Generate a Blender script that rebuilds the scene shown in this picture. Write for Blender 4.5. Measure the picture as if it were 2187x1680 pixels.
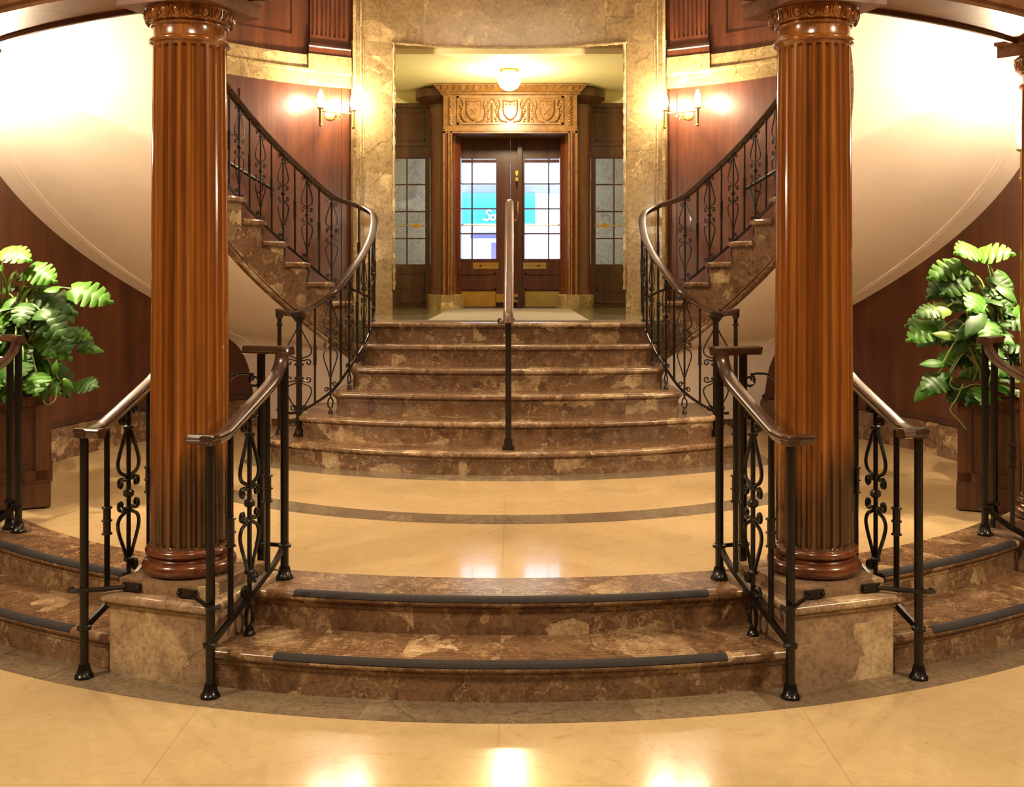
import bpy, bmesh, math, random
from mathutils import Vector, Matrix
sc = bpy.context.scene
for o in list(bpy.data.objects):
    bpy.data.objects.remove(o)
COL = sc.collection
PI = math.pi
def R_(d): return math.radians(d)

# ------------------------------------------------------------------ camera, world, exposure, big lights
H = 1.642
cam = bpy.data.cameras.new('camera'); camo = bpy.data.objects.new('camera', cam); COL.objects.link(camo)
cam.sensor_fit = 'HORIZONTAL'; cam.sensor_width = 36; cam.lens = 36*2280/2187
cam.shift_y = -(840-591)/2187
cam.clip_start = 0.05; cam.clip_end = 200
camo.location = (0.06, 0, H); camo.rotation_euler = (R_(90), 0, 0.0033)
sc.camera = camo
sc.view_settings.view_transform = 'Standard'; sc.view_settings.look = 'None'
sc.view_settings.exposure = 0.36; sc.view_settings.gamma = 1; sc.view_settings.use_curve_mapping = False
w = bpy.data.worlds.new('sky'); sc.world = w; w.use_nodes = True
bgn = w.node_tree.nodes['Background']; bgn.inputs[0].default_value = (0.62, 0.72, 1.0, 1); bgn.inputs[1].default_value = 6.0
WARM = (1.0, 0.80, 0.54)
def area(name, loc, size, power, color=WARM, rot=(0, 0, 0), sy=None):
    l = bpy.data.lights.new(name, 'AREA'); l.energy = power; l.color = color
    l.shape = 'RECTANGLE' if sy else 'SQUARE'; l.size = size
    if sy: l.size_y = sy
    o = bpy.data.objects.new(name, l); COL.objects.link(o); o.location = loc; o.rotation_euler = rot; return o
def point(name, loc, power, color=WARM, rad=0.04):
    l = bpy.data.lights.new(name, 'POINT'); l.energy = power; l.color = color; l.shadow_soft_size = rad
    o = bpy.data.objects.new(name, l); COL.objects.link(o); o.location = loc; return o
# unseen area lights added under the ceiling to light the hall and stairwell
area('hall_fill_light', (-5.0, 1.6, 4.96), 0.6, 310)  # side pair added to rake light across the column flutes
area('hall_fill_light', (5.0, 1.6, 4.96), 0.6, 310)
area('hall_fill_light', (0.0, 1.4, 4.96), 0.8, 88)
area('stairwell_fill_light', (0, 5.9, 4.96), 2.0, 97)
area('outer_vestibule_fill', (0, 13.4, 3.80), 0.9, 55, (1, 0.92, 0.82))  # added to brighten the grey marble behind the sidelights

# ------------------------------------------------------------------ materials
def mat(name):
    m = bpy.data.materials.new(name); m.use_nodes = True
    nt = m.node_tree; b = nt.nodes['Principled BSDF']; return m, nt, b
def nd(nt, t, **kw):
    n = nt.nodes.new(t)
    for k, v in kw.items():
        if k.startswith('i_'):
            key = k[2:]
            key = int(key) if key.isdigit() else key.replace('_', ' ')
            n.inputs[key].default_value = v
        else: setattr(n, k, v)
    return n
def ramp(nt, fac, stops):
    r = nt.nodes.new('ShaderNodeValToRGB'); cr = r.color_ramp
    while len(cr.elements) < len(stops): cr.elements.new(0.5)
    for e, (p, c) in zip(cr.elements, stops):
        e.position = p; e.color = (*c, 1) if len(c) == 3 else c
    nt.links.new(fac, r.inputs[0]); return r.outputs[0]
def mix(nt, fac, a, b, mode='MIX'):
    m = nt.nodes.new('ShaderNodeMix'); m.data_type = 'RGBA'; m.blend_type = mode
    def put(sock, v):
        if isinstance(v, (tuple, list)): sock.default_value = (*v, 1)
        elif isinstance(v, float): sock.default_value = v
        else: nt.links.new(v, sock)
    put(m.inputs[0], fac); put(m.inputs[6], a); put(m.inputs[7], b); return m.outputs[2]
def coords(nt, scale=(1, 1, 1), slab=True):
    tc = nt.nodes.new('ShaderNodeTexCoord'); mp = nt.nodes.new('ShaderNodeMapping')
    mp.inputs['Scale'].default_value = scale
    v = tc.outputs['Object']
    if slab:
        at = nd(nt, 'ShaderNodeAttribute', attribute_name='slab')
        vm = nd(nt, 'ShaderNodeVectorMath', operation='MULTIPLY_ADD')
        nt.links.new(at.outputs['Fac'], vm.inputs[0]); vm.inputs[1].default_value = (7.3, 3.1, 5.7)
        nt.links.new(v, vm.inputs[2]); v = vm.outputs[0]
    nt.links.new(v, mp.inputs['Vector']); return mp.outputs[0]
def noise(nt, vec, scale, detail=5, rough=0.55, dist=0.0):
    n = nd(nt, 'ShaderNodeTexNoise'); n.inputs['Scale'].default_value = scale; n.inputs['Detail'].default_value = detail
    n.inputs['Roughness'].default_value = rough; n.inputs['Distortion'].default_value = dist
    nt.links.new(vec, n.inputs['Vector']); return n
def warp(nt, vec, scale, amt):
    n = noise(nt, vec, scale, 3)
    vm = nd(nt, 'ShaderNodeVectorMath', operation='SUBTRACT'); nt.links.new(n.outputs['Color'], vm.inputs[0]); vm.inputs[1].default_value = (.5, .5, .5)
    v2 = nd(nt, 'ShaderNodeVectorMath', operation='MULTIPLY_ADD'); nt.links.new(vm.outputs[0], v2.inputs[0]); v2.inputs[1].default_value = (amt,)*3
    nt.links.new(vec, v2.inputs[2]); return v2.outputs[0]
def marble(name, dark, mid, light, vein, scale=3.0, rough=0.28, frag=0.5, veins=0.6, big=0.16):
    m, nt, b = mat(name)
    v = coords(nt)
    wv = warp(nt, v, scale*1.3, 0.22); wf = warp(nt, v, scale*4, 0.10)
    def mth(op, a, c):
        n = nd(nt, 'ShaderNodeMath', operation=op)
        for i, q in enumerate((a, c)):
            if isinstance(q, (int, float)): n.inputs[i].default_value = q
            else: nt.links.new(q, n.inputs[i])
        return n.outputs[0]
    def cells(vec, sc_, p):
        vo = nd(nt, 'ShaderNodeTexVoronoi'); vo.inputs['Scale'].default_value = sc_; nt.links.new(vec, vo.inputs['Vector'])
        sp = nd(nt, 'ShaderNodeSeparateColor'); nt.links.new(vo.outputs['Color'], sp.inputs[0])
        return ramp(nt, sp.outputs[0], [(p-0.01, (1, 1, 1)), (p+0.01, (0, 0, 0))]), sp.outputs[1]
    n1 = noise(nt, wv, scale*1.5, 10, 0.70, 0.5)
    c = ramp(nt, n1.outputs['Fac'], [(0.30, dark), (0.47, mid), (0.58, mid), (0.74, light)])
    # small bright and dark chips of the breccia
    f1, g1 = cells(wf, scale*7, 0.22); n5 = noise(nt, v, scale*1.1, 3)
    dens = ramp(nt, n5.outputs['Fac'], [(0.42, (0, 0, 0)), (0.60, (1, 1, 1))])
    c = mix(nt, mth('MULTIPLY', mth('MULTIPLY', f1, dens), frag), c, light)
    f3, g3 = cells(wf, scale*5, 0.20); c = mix(nt, mth('MULTIPLY', f3, frag*0.7), c, dark)
    # large pale shards
    mp = nd(nt, 'ShaderNodeMapping'); mp.inputs['Rotation'].default_value = (0.5, 0.7, 0.4); mp.inputs['Scale'].default_value = (1.0, 1.0, 2.6); nt.links.new(wf, mp.inputs['Vector'])
    f2, g2 = cells(mp.outputs[0], scale*0.85, big)
    n6 = noise(nt, v, scale*2, 5, 0.7); pale = ramp(nt, n6.outputs['Fac'], [(0.35, mid), (0.5, light), (0.62, vein)])
    c = mix(nt, mth('MULTIPLY', f2, 0.85), c, pale)
    # dark hairline cracks and bright veins
    ve = nd(nt, 'ShaderNodeTexVoronoi', feature='DISTANCE_TO_EDGE'); ve.inputs['Scale'].default_value = scale*0.8; nt.links.new(wv, ve.inputs['Vector'])
    cr = ramp(nt, ve.outputs['Distance'], [(0.0, (1, 1, 1)), (0.010, (0, 0, 0))])
    c = mix(nt, mth('MULTIPLY', mth('MULTIPLY', cr, dens), 0.7), c, tuple(x*0.45 for x in dark))
    n2 = noise(nt, wv, scale*1.1, 7, 0.6, 1.0)
    vv = ramp(nt, n2.outputs['Fac'], [(0.490, (0, 0, 0)), (0.50, (1, 1, 1)), (0.510, (0, 0, 0))])
    n7 = noise(nt, v, scale*0.8, 2); vm = ramp(nt, n7.outputs['Fac'], [(0.45, (0, 0, 0)), (0.6, (1, 1, 1))])
    c = mix(nt, mth('MULTIPLY', mth('MULTIPLY', vv, vm), veins), c, vein)
    n3 = noise(nt, v, scale*18, 5, 0.75)
    sk = ramp(nt, n3.outputs['Fac'], [(0.34, (0.60, 0.56, 0.52)), (0.5, (1, 1, 1)), (0.68, (1.22, 1.19, 1.14))])
    c = mix(nt, 0.9, c, sk, 'MULTIPLY')
    at = nd(nt, 'ShaderNodeAttribute', attribute_name='slab')
    tone = ramp(nt, at.outputs['Fac'], [(0.0, (1, 1, 1)), (0.5, (0.80, 0.76, 0.72)), (1.0, (1.15, 1.14, 1.12))])
    c = mix(nt, 1.0, c, tone, 'MULTIPLY')
    nt.links.new(c, b.inputs['Base Color'])
    rr = nd(nt, 'ShaderNodeMapRange'); rr.inputs['To Min'].default_value = rough*0.7; rr.inputs['To Max'].default_value = rough*1.4
    nt.links.new(n3.outputs['Fac'], rr.inputs['Value']); nt.links.new(rr.outputs[0], b.inputs['Roughness'])
    return m
def wood(name, dark, mid, light, sc_xy=16, sc_z=0.9, rough=0.3, coat=0.3, stain=None, axis='z'):
    m, nt, b = mat(name)
    s = {'z': (sc_xy, sc_xy, sc_z), 'x': (sc_z, sc_xy, sc_xy), 'y': (sc_xy, sc_z, sc_xy)}[axis]
    v = coords(nt, s, False)
    n1 = noise(nt, v, 1.0, 6, 0.6, 0.4); n2 = noise(nt, v, 5.0, 4, 0.6)
    c = ramp(nt, n1.outputs['Fac'], [(0.3, dark), (0.5, mid), (0.7, light)])
    g = ramp(nt, n2.outputs['Fac'], [(0.35, (0.72, 0.70, 0.68)), (0.6, (1.08, 1.08, 1.08))])
    c = mix(nt, 0.8, c, g, 'MULTIPLY')
    if stain:
        # old dark water stain in the grain low on the shaft
        v2 = coords(nt, (9, 9, 1.1), False); n3 = noise(nt, v2, 1.0, 3, 0.5)
        tc = nd(nt, 'ShaderNodeTexCoord'); sx = nd(nt, 'ShaderNodeSeparateXYZ'); nt.links.new(tc.outputs['Object'], sx.inputs[0])
        mr = nd(nt, 'ShaderNodeMapRange'); mr.inputs['From Min'].default_value = 0.95; mr.inputs['From Max'].default_value = 0.12
        nt.links.new(sx.outputs['Z'], mr.inputs['Value'])
        ad = nd(nt, 'ShaderNodeMath', operation='MULTIPLY'); nt.links.new(mr.outputs[0], ad.inputs[0]); nt.links.new(n3.outputs['Fac'], ad.inputs[1])
        f = ramp(nt, ad.outputs[0], [(0.25, (0, 0, 0)), (0.40, (1, 1, 1))])
        f2 = nd(nt, 'ShaderNodeMath', operation='MULTIPLY'); nt.links.new(f, f2.inputs[0]); f2.inputs[1].default_value = 0.88
        c = mix(nt, f2.outputs[0], c, stain)
    nt.links.new(c, b.inputs['Base Color']); b.inputs['Roughness'].default_value = rough
    b.inputs['Coat Weight'].default_value = coat; b.inputs['Coat Roughness'].default_value = 0.18 if coat < 0.7 else 0.07
    return m
def plain(name, col, rough=0.5, metal=0.0, var=0.12, scale=20, coat=0.0):
    m, nt, b = mat(name)
    v = coords(nt, (1, 1, 1), False); n = noise(nt, v, scale, 4)
    lo = tuple(c*(1-var) for c in col); hi = tuple(min(1, c*(1+var)) for c in col)
    nt.links.new(ramp(nt, n.outputs['Fac'], [(0.3, lo), (0.7, hi)]), b.inputs['Base Color'])
    b.inputs['Roughness'].default_value = rough; b.inputs['Metallic'].default_value = metal
    b.inputs['Coat Weight'].default_value = coat
    return m
def emis(name, col, s):
    m, nt, b = mat(name)
    b.inputs['Base Color'].default_value = (*col, 1); b.inputs['Emission Color'].default_value = (*col, 1); b.inputs['Emission Strength'].default_value = s
    return m
def floor_mat(name, c1, c2, tile, rough):
    m, nt, b = mat(name)
    v = coords(nt, (1, 1, 1), False)
    wv = warp(nt, v, 1.4, 0.6)
    n1 = noise(nt, wv, 2.2, 7, 0.6, 0.5); n2 = noise(nt, wv, 13, 6, 0.75, 1.0)
    c = ramp(nt, n1.outputs['Fac'], [(0.3, c1), (0.7, c2)])
    d = ramp(nt, n2.outputs['Fac'], [(0.30, (0.62, 0.50, 0.36)), (0.40, (0.92, 0.88, 0.82)), (0.55, (1, 1, 1)), (0.7, (1.05, 1.05, 1.05))])
    c = mix(nt, 0.6, c, d, 'MULTIPLY')
    n4 = noise(nt, v, 6.0, 3); n5 = noise(nt, warp(nt, v, 5, .3), 55, 2)
    fk = ramp(nt, n5.outputs['Fac'], [(0.24, (0.35, 0.25, 0.15)), (0.28, (1, 1, 1))])
    c = mix(nt, 0.55, c, fk, 'MULTIPLY')
    if tile:
        br = nd(nt, 'ShaderNodeTexBrick', offset=0.5); br.inputs['Scale'].default_value = 1.0
        br.inputs['Color1'].default_value = (1, 1, 1, 1); br.inputs['Color2'].default_value = (0.93, 0.92, 0.9, 1); br.inputs['Mortar'].default_value = (0.62, 0.55, 0.45, 1)
        br.inputs['Mortar Size'].default_value = 0.0035; br.inputs['Brick Width'].default_value = tile; br.inputs['Row Height'].default_value = tile
        nt.links.new(v, br.inputs['Vector'])
        c = mix(nt, 0.4, c, br.outputs['Color'], 'MULTIPLY')
    nt.links.new(c, b.inputs['Base Color'])
    rr = nd(nt, 'ShaderNodeMapRange'); rr.inputs['To Min'].default_value = rough*0.6; rr.inputs['To Max'].default_value = rough*1.5
    nt.links.new(n4.outputs['Fac'], rr.inputs['Value']); nt.links.new(rr.outputs[0], b.inputs['Roughness'])
    b.inputs['Coat Weight'].default_value = 0.35; b.inputs['Coat Roughness'].default_value = 0.06
    return m
M = {}
M['marble'] = marble('brown_breccia_marble', (0.085, 0.043, 0.022), (0.185, 0.105, 0.056), (0.40, 0.275, 0.15), (0.58, 0.44, 0.26), 4.6, 0.24, 0.65, 0.6, 0.13)
M['marble_ped'] = marble('pedestal_marble', (0.17, 0.105, 0.068), (0.29, 0.195, 0.125), (0.50, 0.37, 0.215), (0.62, 0.49, 0.29), 2.8, 0.22, 0.5, 0.55, 0.30)
M['marble_frame'] = marble('yellow_grey_marble', (0.19, 0.13, 0.062), (0.33, 0.235, 0.112), (0.46, 0.345, 0.17), (0.72, 0.56, 0.29), 1.9, 0.2, 0.25, 0.7, 0.2)
M['marble_grey'] = marble('grey_marble', (0.22, 0.22, 0.21), (0.32, 0.32, 0.31), (0.40, 0.40, 0.39), (0.5, 0.5, 0.5), 2.0, 0.3, 0.2, 0.3, 0.1)
M['band'] = marble('dark_border_stone', (0.14, 0.105, 0.068), (0.185, 0.14, 0.093), (0.235, 0.18, 0.12), (0.34, 0.27, 0.17), 2.2, 0.15, 0.2, 0.3, 0.08)
M['landing'] = marble('dark_landing_stone', (0.07, 0.065, 0.035), (0.12, 0.11, 0.06), (0.18, 0.165, 0.09), (0.25, 0.22, 0.13), 2.0, 0.10, 0.2, 0.2)
M['floor'] = floor_mat('cream_stone_floor', (0.485, 0.36, 0.19), (0.555, 0.42, 0.23), 1.15, 0.13)
M['floor_up'] = floor_mat('cream_stone_landing', (0.54, 0.385, 0.195), (0.61, 0.445, 0.235), 1.6, 0.15)
M['wall_wood'] = wood('mahogany_panelling', (0.062, 0.016, 0.005), (0.098, 0.027, 0.009), (0.138, 0.042, 0.014), 7, 0.7, 0.38, 0.1)
M['dark_wood'] = wood('dark_mahogany', (0.035, 0.012, 0.006), (0.06, 0.020, 0.010), (0.09, 0.032, 0.016), 9, 0.8, 0.32, 0.25)
M['red_wood'] = wood('red_mahogany', (0.075, 0.018, 0.007), (0.125, 0.030, 0.011), (0.175, 0.046, 0.017), 10, 0.7, 0.25, 0.35)
M['door_wood'] = wood('door_mahogany', (0.045, 0.014, 0.008), (0.075, 0.022, 0.012), (0.11, 0.034, 0.018), 9, 0.8, 0.3, 0.3)
M['gold_wood'] = wood('carved_oak', (0.14, 0.062, 0.017), (0.21, 0.100, 0.028), (0.29, 0.148, 0.046), 12, 12, 0.35, 0.25)
M['col_wood'] = wood('fluted_column_wood', (0.095, 0.026, 0.006), (0.24, 0.080, 0.015), (0.37, 0.145, 0.028), 15, 0.45, 0.2, 1.0, stain=(0.035, 0.014, 0.006))
M['base_wood'] = wood('column_base_wood', (0.065, 0.018, 0.006), (0.11, 0.031, 0.010), (0.16, 0.050, 0.016), 6, 6, 0.2, 0.5)
M['beam_wood'] = wood('beam_wood', (0.14, 0.060, 0.028), (0.19, 0.085, 0.040), (0.24, 0.115, 0.055), 6, 6, 0.4, 0.15)
M['planter'] = wood('planter_wood', (0.045, 0.016, 0.008), (0.085, 0.031, 0.014), (0.125, 0.048, 0.022), 12, 1.2, 0.35, 0.2)
M['iron'] = plain('black_wrought_iron', (0.005, 0.004, 0.0035), 0.3, 0.0, 0.3, 40, 0.35)
M['iron_up'] = plain('bronzed_wrought_iron', (0.016, 0.011, 0.008), 0.32, 0.2, 0.3, 40, 0.2)
M['handrail'] = wood('polished_handrail', (0.030, 0.014, 0.009), (0.048, 0.023, 0.014), (0.07, 0.034, 0.021), 10, 10, 0.22, 0.5)
M['copper'] = plain('copper_brown_rail', (0.15, 0.092, 0.068), 0.35, 0.3, 0.15, 30)
M['plaster'] = plain('warm_white_plaster', (0.92, 0.80, 0.69), 0.85, 0, 0.03, 3)
M['ceil'] = plain('cream_ceiling_paint', (0.76, 0.68, 0.38), 0.8, 0, 0.03, 3)
M['brass'] = plain('brass', (0.68, 0.44, 0.10), 0.3, 0.9, 0.15, 8)
M['brass_dull'] = plain('dull_brass_plate', (0.42, 0.30, 0.09), 0.42, 0.8, 0.2, 6)
M['black'] = plain('black_fitting', (0.01, 0.01, 0.01), 0.4)
M['rubber'] = plain('dark_rubber_strip', (0.012, 0.008, 0.008), 0.75, 0, 0.3, 60)
M['mat'] = plain('beige_carpet_mat', (0.19, 0.155, 0.105), 0.95, 0, 0.18, 160)
M['soil'] = plain('potting_soil', (0.03, 0.02, 0.012), 0.95, 0, 0.4, 40)
M['bulb'] = emis('lit_lamp_glass', (1.0, 0.86, 0.58), 14.0)
M['white_paint'] = plain('street_white', (0.8, 0.82, 0.86), 0.8, 0, 0.04, 2)
M['lav'] = plain('street_lavender', (0.16, 0.13, 0.36), 0.4, 0, 0.1, 3)  # dark lavender of the shop window frame
M['teal'] = plain('blue_awning_cloth', (0.03, 0.25, 0.40), 0.8, 0, 0.06, 3)
M['slate'] = plain('street_slate', (0.25, 0.24, 0.38), 0.7)
for k_, sp_ in (('iron', 0.22), ('iron_up', 0.35)): M[k_].node_tree.nodes['Principled BSDF'].inputs['Specular IOR Level'].default_value = sp_
def leafmat(name, a, b2):
    m, nt, b = mat(name); v = coords(nt, (1, 1, 1), False); n = noise(nt, v, 7, 4)
    nt.links.new(ramp(nt, n.outputs['Fac'], [(0.3, a), (0.7, b2)]), b.inputs['Base Color']); b.inputs['Roughness'].default_value = 0.45; b.inputs['Specular IOR Level'].default_value = 0.3
    return m
M['leaf'] = leafmat('deep_green_leaf', (0.016, 0.050, 0.006), (0.035, 0.095, 0.012))
M['leaf_b'] = leafmat('bright_green_leaf', (0.030, 0.105, 0.006), (0.060, 0.17, 0.013))
M['leaf_y'] = leafmat('yellow_green_leaf', (0.10, 0.17, 0.018), (0.16, 0.23, 0.035))
M['stem'] = plain('green_stem', (0.16, 0.22, 0.05), 0.5)
m, nt, b = mat('clear_glass')
tr = nd(nt, 'ShaderNodeBsdfTransparent'); gl = nd(nt, 'ShaderNodeBsdfGlossy'); gl.inputs['Roughness'].default_value = 0.02
fr = nd(nt, 'ShaderNodeFresnel'); fr.inputs[0].default_value = 1.45; ms = nd(nt, 'ShaderNodeMixShader')
tr.inputs[0].default_value = (0.94, 0.96, 0.97, 1)
nt.links.new(fr.outputs[0], ms.inputs[0]); nt.links.new(tr.outputs[0], ms.inputs[1]); nt.links.new(gl.outputs[0], ms.inputs[2])
nt.links.new(ms.outputs[0], nt.nodes['Material Output'].inputs['Surface']); M['glass'] = m

# ------------------------------------------------------------------ mesh builder
class MB:
    def __init__(s): s.v = []; s.f = []; s.slab = {}
    def add(s, vs, fs, slab=None):
        o = len(s.v); s.v += [tuple(p) for p in vs]
        for f in fs:
            if slab is not None: s.slab[len(s.f)] = slab
            s.f.append([i+o for i in f])
        return s
    def box(s, c, d, rz=0.0, slab=None):
        cx, cy, cz = c; x, y, z = d[0]/2, d[1]/2, d[2]/2; k, q = math.cos(rz), math.sin(rz)
        vs = []
        for a, b_, e in ((-x,-y,-z),(x,-y,-z),(x,y,-z),(-x,y,-z),(-x,-y,z),(x,-y,z),(x,y,z),(-x,y,z)):
            vs.append((cx+a*k-b_*q, cy+a*q+b_*k, cz+e))
        return s.add(vs, [(0,3,2,1),(4,5,6,7),(0,1,5,4),(1,2,6,5),(2,3,7,6),(3,0,4,7)], slab)
    def b2(s, x0, x1, y0, y1, z0, z1, slab=None):
        return s.box(((x0+x1)/2, (y0+y1)/2, (z0+z1)/2), (abs(x1-x0), abs(y1-y0), abs(z1-z0)), 0, slab)
    def loft(s, rows, closed_row=True, cap=True, closed_path=False, slab=None):
        n = len(rows[0]); vs = [p for r in rows for p in r]; fs = []
        m = len(rows)
        for i in range(m if closed_path else m-1):
            j = (i+1) % m
            for k in range(n if closed_row else n-1):
                l = (k+1) % n
                fs.append((i*n+k, i*n+l, j*n+l, j*n+k))
        if cap and closed_row and not closed_path:
            fs.append(tuple(range(n-1, -1, -1))); fs.append(tuple((m-1)*n+k for k in range(n)))
        return s.add(vs, fs, slab)
    def tube(s, path, r, n=6, cap=True, closed=False):
        P = [Vector(p) for p in path]; m = len(P); rows = []
        up = None
        for i in range(m):
            if closed: t = P[(i+1) % m]-P[i-1]
            else: t = P[min(i+1, m-1)]-P[max(i-1, 0)]
            if t.length < 1e-9: t = Vector((0, 0, 1))
            t.normalize()
            if up is None:
                up = t.cross(Vector((0, 0, 1)))
                if up.length < 0.1: up = Vector((1, 0, 0)) - t*t.x
                up.normalize()
            up = up - t*up.dot(t)
            if up.length < 1e-6: up = t.orthogonal()
            up.normalize(); sd = t.cross(up)
            rr = r[i] if isinstance(r, (list, tuple)) else r
            rows.append([P[i]+(up*math.cos(2*PI*k/n)+sd*math.sin(2*PI*k/n))*rr for k in range(n)])
        return s.loft(rows, True, cap, closed)
    def sweep(s, path, prof, side=None, cap=True):
        # prof: list of (across, up). side: fixed horizontal vector or None (from the tangent)
        P = [Vector(p) for p in path]; m = len(P); rows = []
        for i in range(m):
            t = (P[min(i+1, m-1)]-P[max(i-1, 0)]).normalized()
            sd = Vector(side) if side is not None else Vector((t.y, -t.x, 0))
            sd.normalize(); up = sd.cross(t); up.normalize()
            rows.append([P[i]+sd*a+up*b_ for a, b_ in prof])
        return s.loft(rows, True, cap)
    def lathe(s, prof, c=(0, 0), n=32, a0=0.0, a1=2*PI):
        full = abs(a1-a0-2*PI) < 1e-6; rows = []
        k = n if full else n+1
        for i in range(k):
            a = a0+(a1-a0)*i/n
            rows.append([(c[0]+r*math.cos(a), c[1]+r*math.sin(a), z) for r, z in prof])
        return s.loft(rows, False, False, full)
    def ball(s, c, r, n=8, sx=1, sy=1, sz=1):
        rows = []
        for i in range(n):
            a = 2*PI*i/n
            rows.append([(c[0]+sx*r*math.sin(PI*j/(n//2+1))*math.cos(a), c[1]+sy*r*math.sin(PI*j/(n//2+1))*math.sin(a), c[2]-sz*r*math.cos(PI*j/(n//2+1))) for j in range(n//2+2)])
        return s.loft(rows, False, False, True)
    def build(s, name, material, parent=None, smooth=True, angle=38):
        me = bpy.data.meshes.new(name)
        L = Vector(parent.matrix_world.translation) if parent else Vector((0, 0, 0))
        if parent:
            L = Vector((0, 0, 0)); p = parent
            while p: L += p.location; p = p.parent
        bm = bmesh.new()
        vs = [bm.verts.new(Vector(p)-L) for p in s.v]
        lay = bm.faces.layers.float.new('slab')
        for i, f in enumerate(s.f):
            try: fc = bm.faces.new([vs[k] for k in f])
            except ValueError: continue
            fc[lay] = s.slab.get(i, 0.0)
        bmesh.ops.remove_doubles(bm, verts=bm.verts, dist=1e-5)
        bmesh.ops.recalc_face_normals(bm, faces=bm.faces)
        for f in bm.faces: f.smooth = smooth
        if smooth:
            ca = math.radians(angle)
            for e in bm.edges:
                e.smooth = not (len(e.link_faces) == 2 and e.calc_face_angle(0) > ca)
        bm.to_mesh(me); bm.free(); me.materials.append(material)
        o = bpy.data.objects.new(name, me); COL.objects.link(o)
        if parent: o.parent = parent
        return o
def thing(name, label, cat, loc, group=None):
    o = bpy.data.objects.new(name, None); COL.objects.link(o); o.location = loc; o.empty_display_size = 0.1
    o['label'] = label; o['category'] = cat
    if group: o['group'] = group
    return o
def tag(o, label, cat, group=None):
    o['label'] = label; o['category'] = cat
    if group: o['group'] = group
    return o
def struct(o, label, cat='structure'):
    o['kind'] = 'structure'; o['label'] = label; o['category'] = cat; return o
def cat_rom(pts, sub=6):
    P = [Vector(p) for p in pts]; out = []
    for i in range(len(P)-1):
        p0 = P[max(i-1, 0)]; p1 = P[i]; p2 = P[i+1]; p3 = P[min(i+2, len(P)-1)]
        for k in range(sub):
            t = k/sub
            out.append(0.5*((2*p1)+(p2-p0)*t+(2*p0-5*p1+4*p2-p3)*t*t+(3*p1-p0-3*p2+p3)*t**3))
    out.append(P[-1]); return out
# ring of columns and entry steps: centre C1, angle from the front; apse wall and flights: centre C2, angle from the back
YC1, YC2 = 8.3, 7.15
RI, RO = 2.17, 3.30
def p1(R, a, z): return (R*math.sin(a), YC1-R*math.cos(a), z)
def p2(R, a, z, s=1): return (s*R*math.sin(a), YC2+R*math.cos(a), z)
def lin(a, b_, n): return [a+(b_-a)*i/(n-1) for i in range(n)]
def revolve(mb, prof, pf, angs, slab=None, cap=None, **kw):
    return mb.loft([[pf(R, a, z, **kw) for R, z in prof] for a in angs], True, (slab is None) if cap is None else cap, False, slab)
RISE = 0.16
SIDE = {-1: 'left', 1: 'right'}

# ------------------------------------------------------------------ setting: floors
mb = MB(); mb.b2(-7, 7, -4, 9, -0.1, 0)
struct(mb.build('floor', M['floor'], None, False), 'cream polished stone floor of the hall in front of the steps', 'floor')
mb = MB(); rnd = random.Random(3)
segs = lin(R_(-62), R_(62), 19)
for i in range(18): revolve(mb, [(4.15, -0.01), (4.375, -0.01), (4.375, 0.002), (4.15, 0.002)], p1, lin(segs[i], segs[i+1], 7), rnd.random())
struct(mb.build('trim_1', M['band'], None, False), 'dark brown stone border curving along the foot of the entry steps', 'border')
# raised platform
mb = MB(); pts = []
for a in lin(R_(-66), R_(66), 60): pts.append(p1(3.612, a, 0.32))
for a in lin(R_(96), R_(-96), 50): pts.append(p2(3.36, a, 0.32))
n = len(pts); low = [(x, y, 0.0) for x, y, z in pts]
mb.add(pts+low, [tuple(range(n))]+[(i, i+n, (i+1) % n+n, (i+1) % n) for i in range(n)])
struct(mb.build('floor.001', M['floor_up'], None, False), 'raised cream stone platform between the entry steps and the marble staircase', 'floor')
mb = MB()
segs = lin(R_(-60), R_(60), 17)
for i in range(16): revolve(mb, [(2.38, 0.31), (2.59, 0.31), (2.59, 0.322), (2.38, 0.322)], p1, lin(segs[i], segs[i+1], 7), rnd.random())
struct(mb.build('trim_2', M['band'], None, False), 'dark stone ring inlaid in the raised platform floor', 'border')

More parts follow.
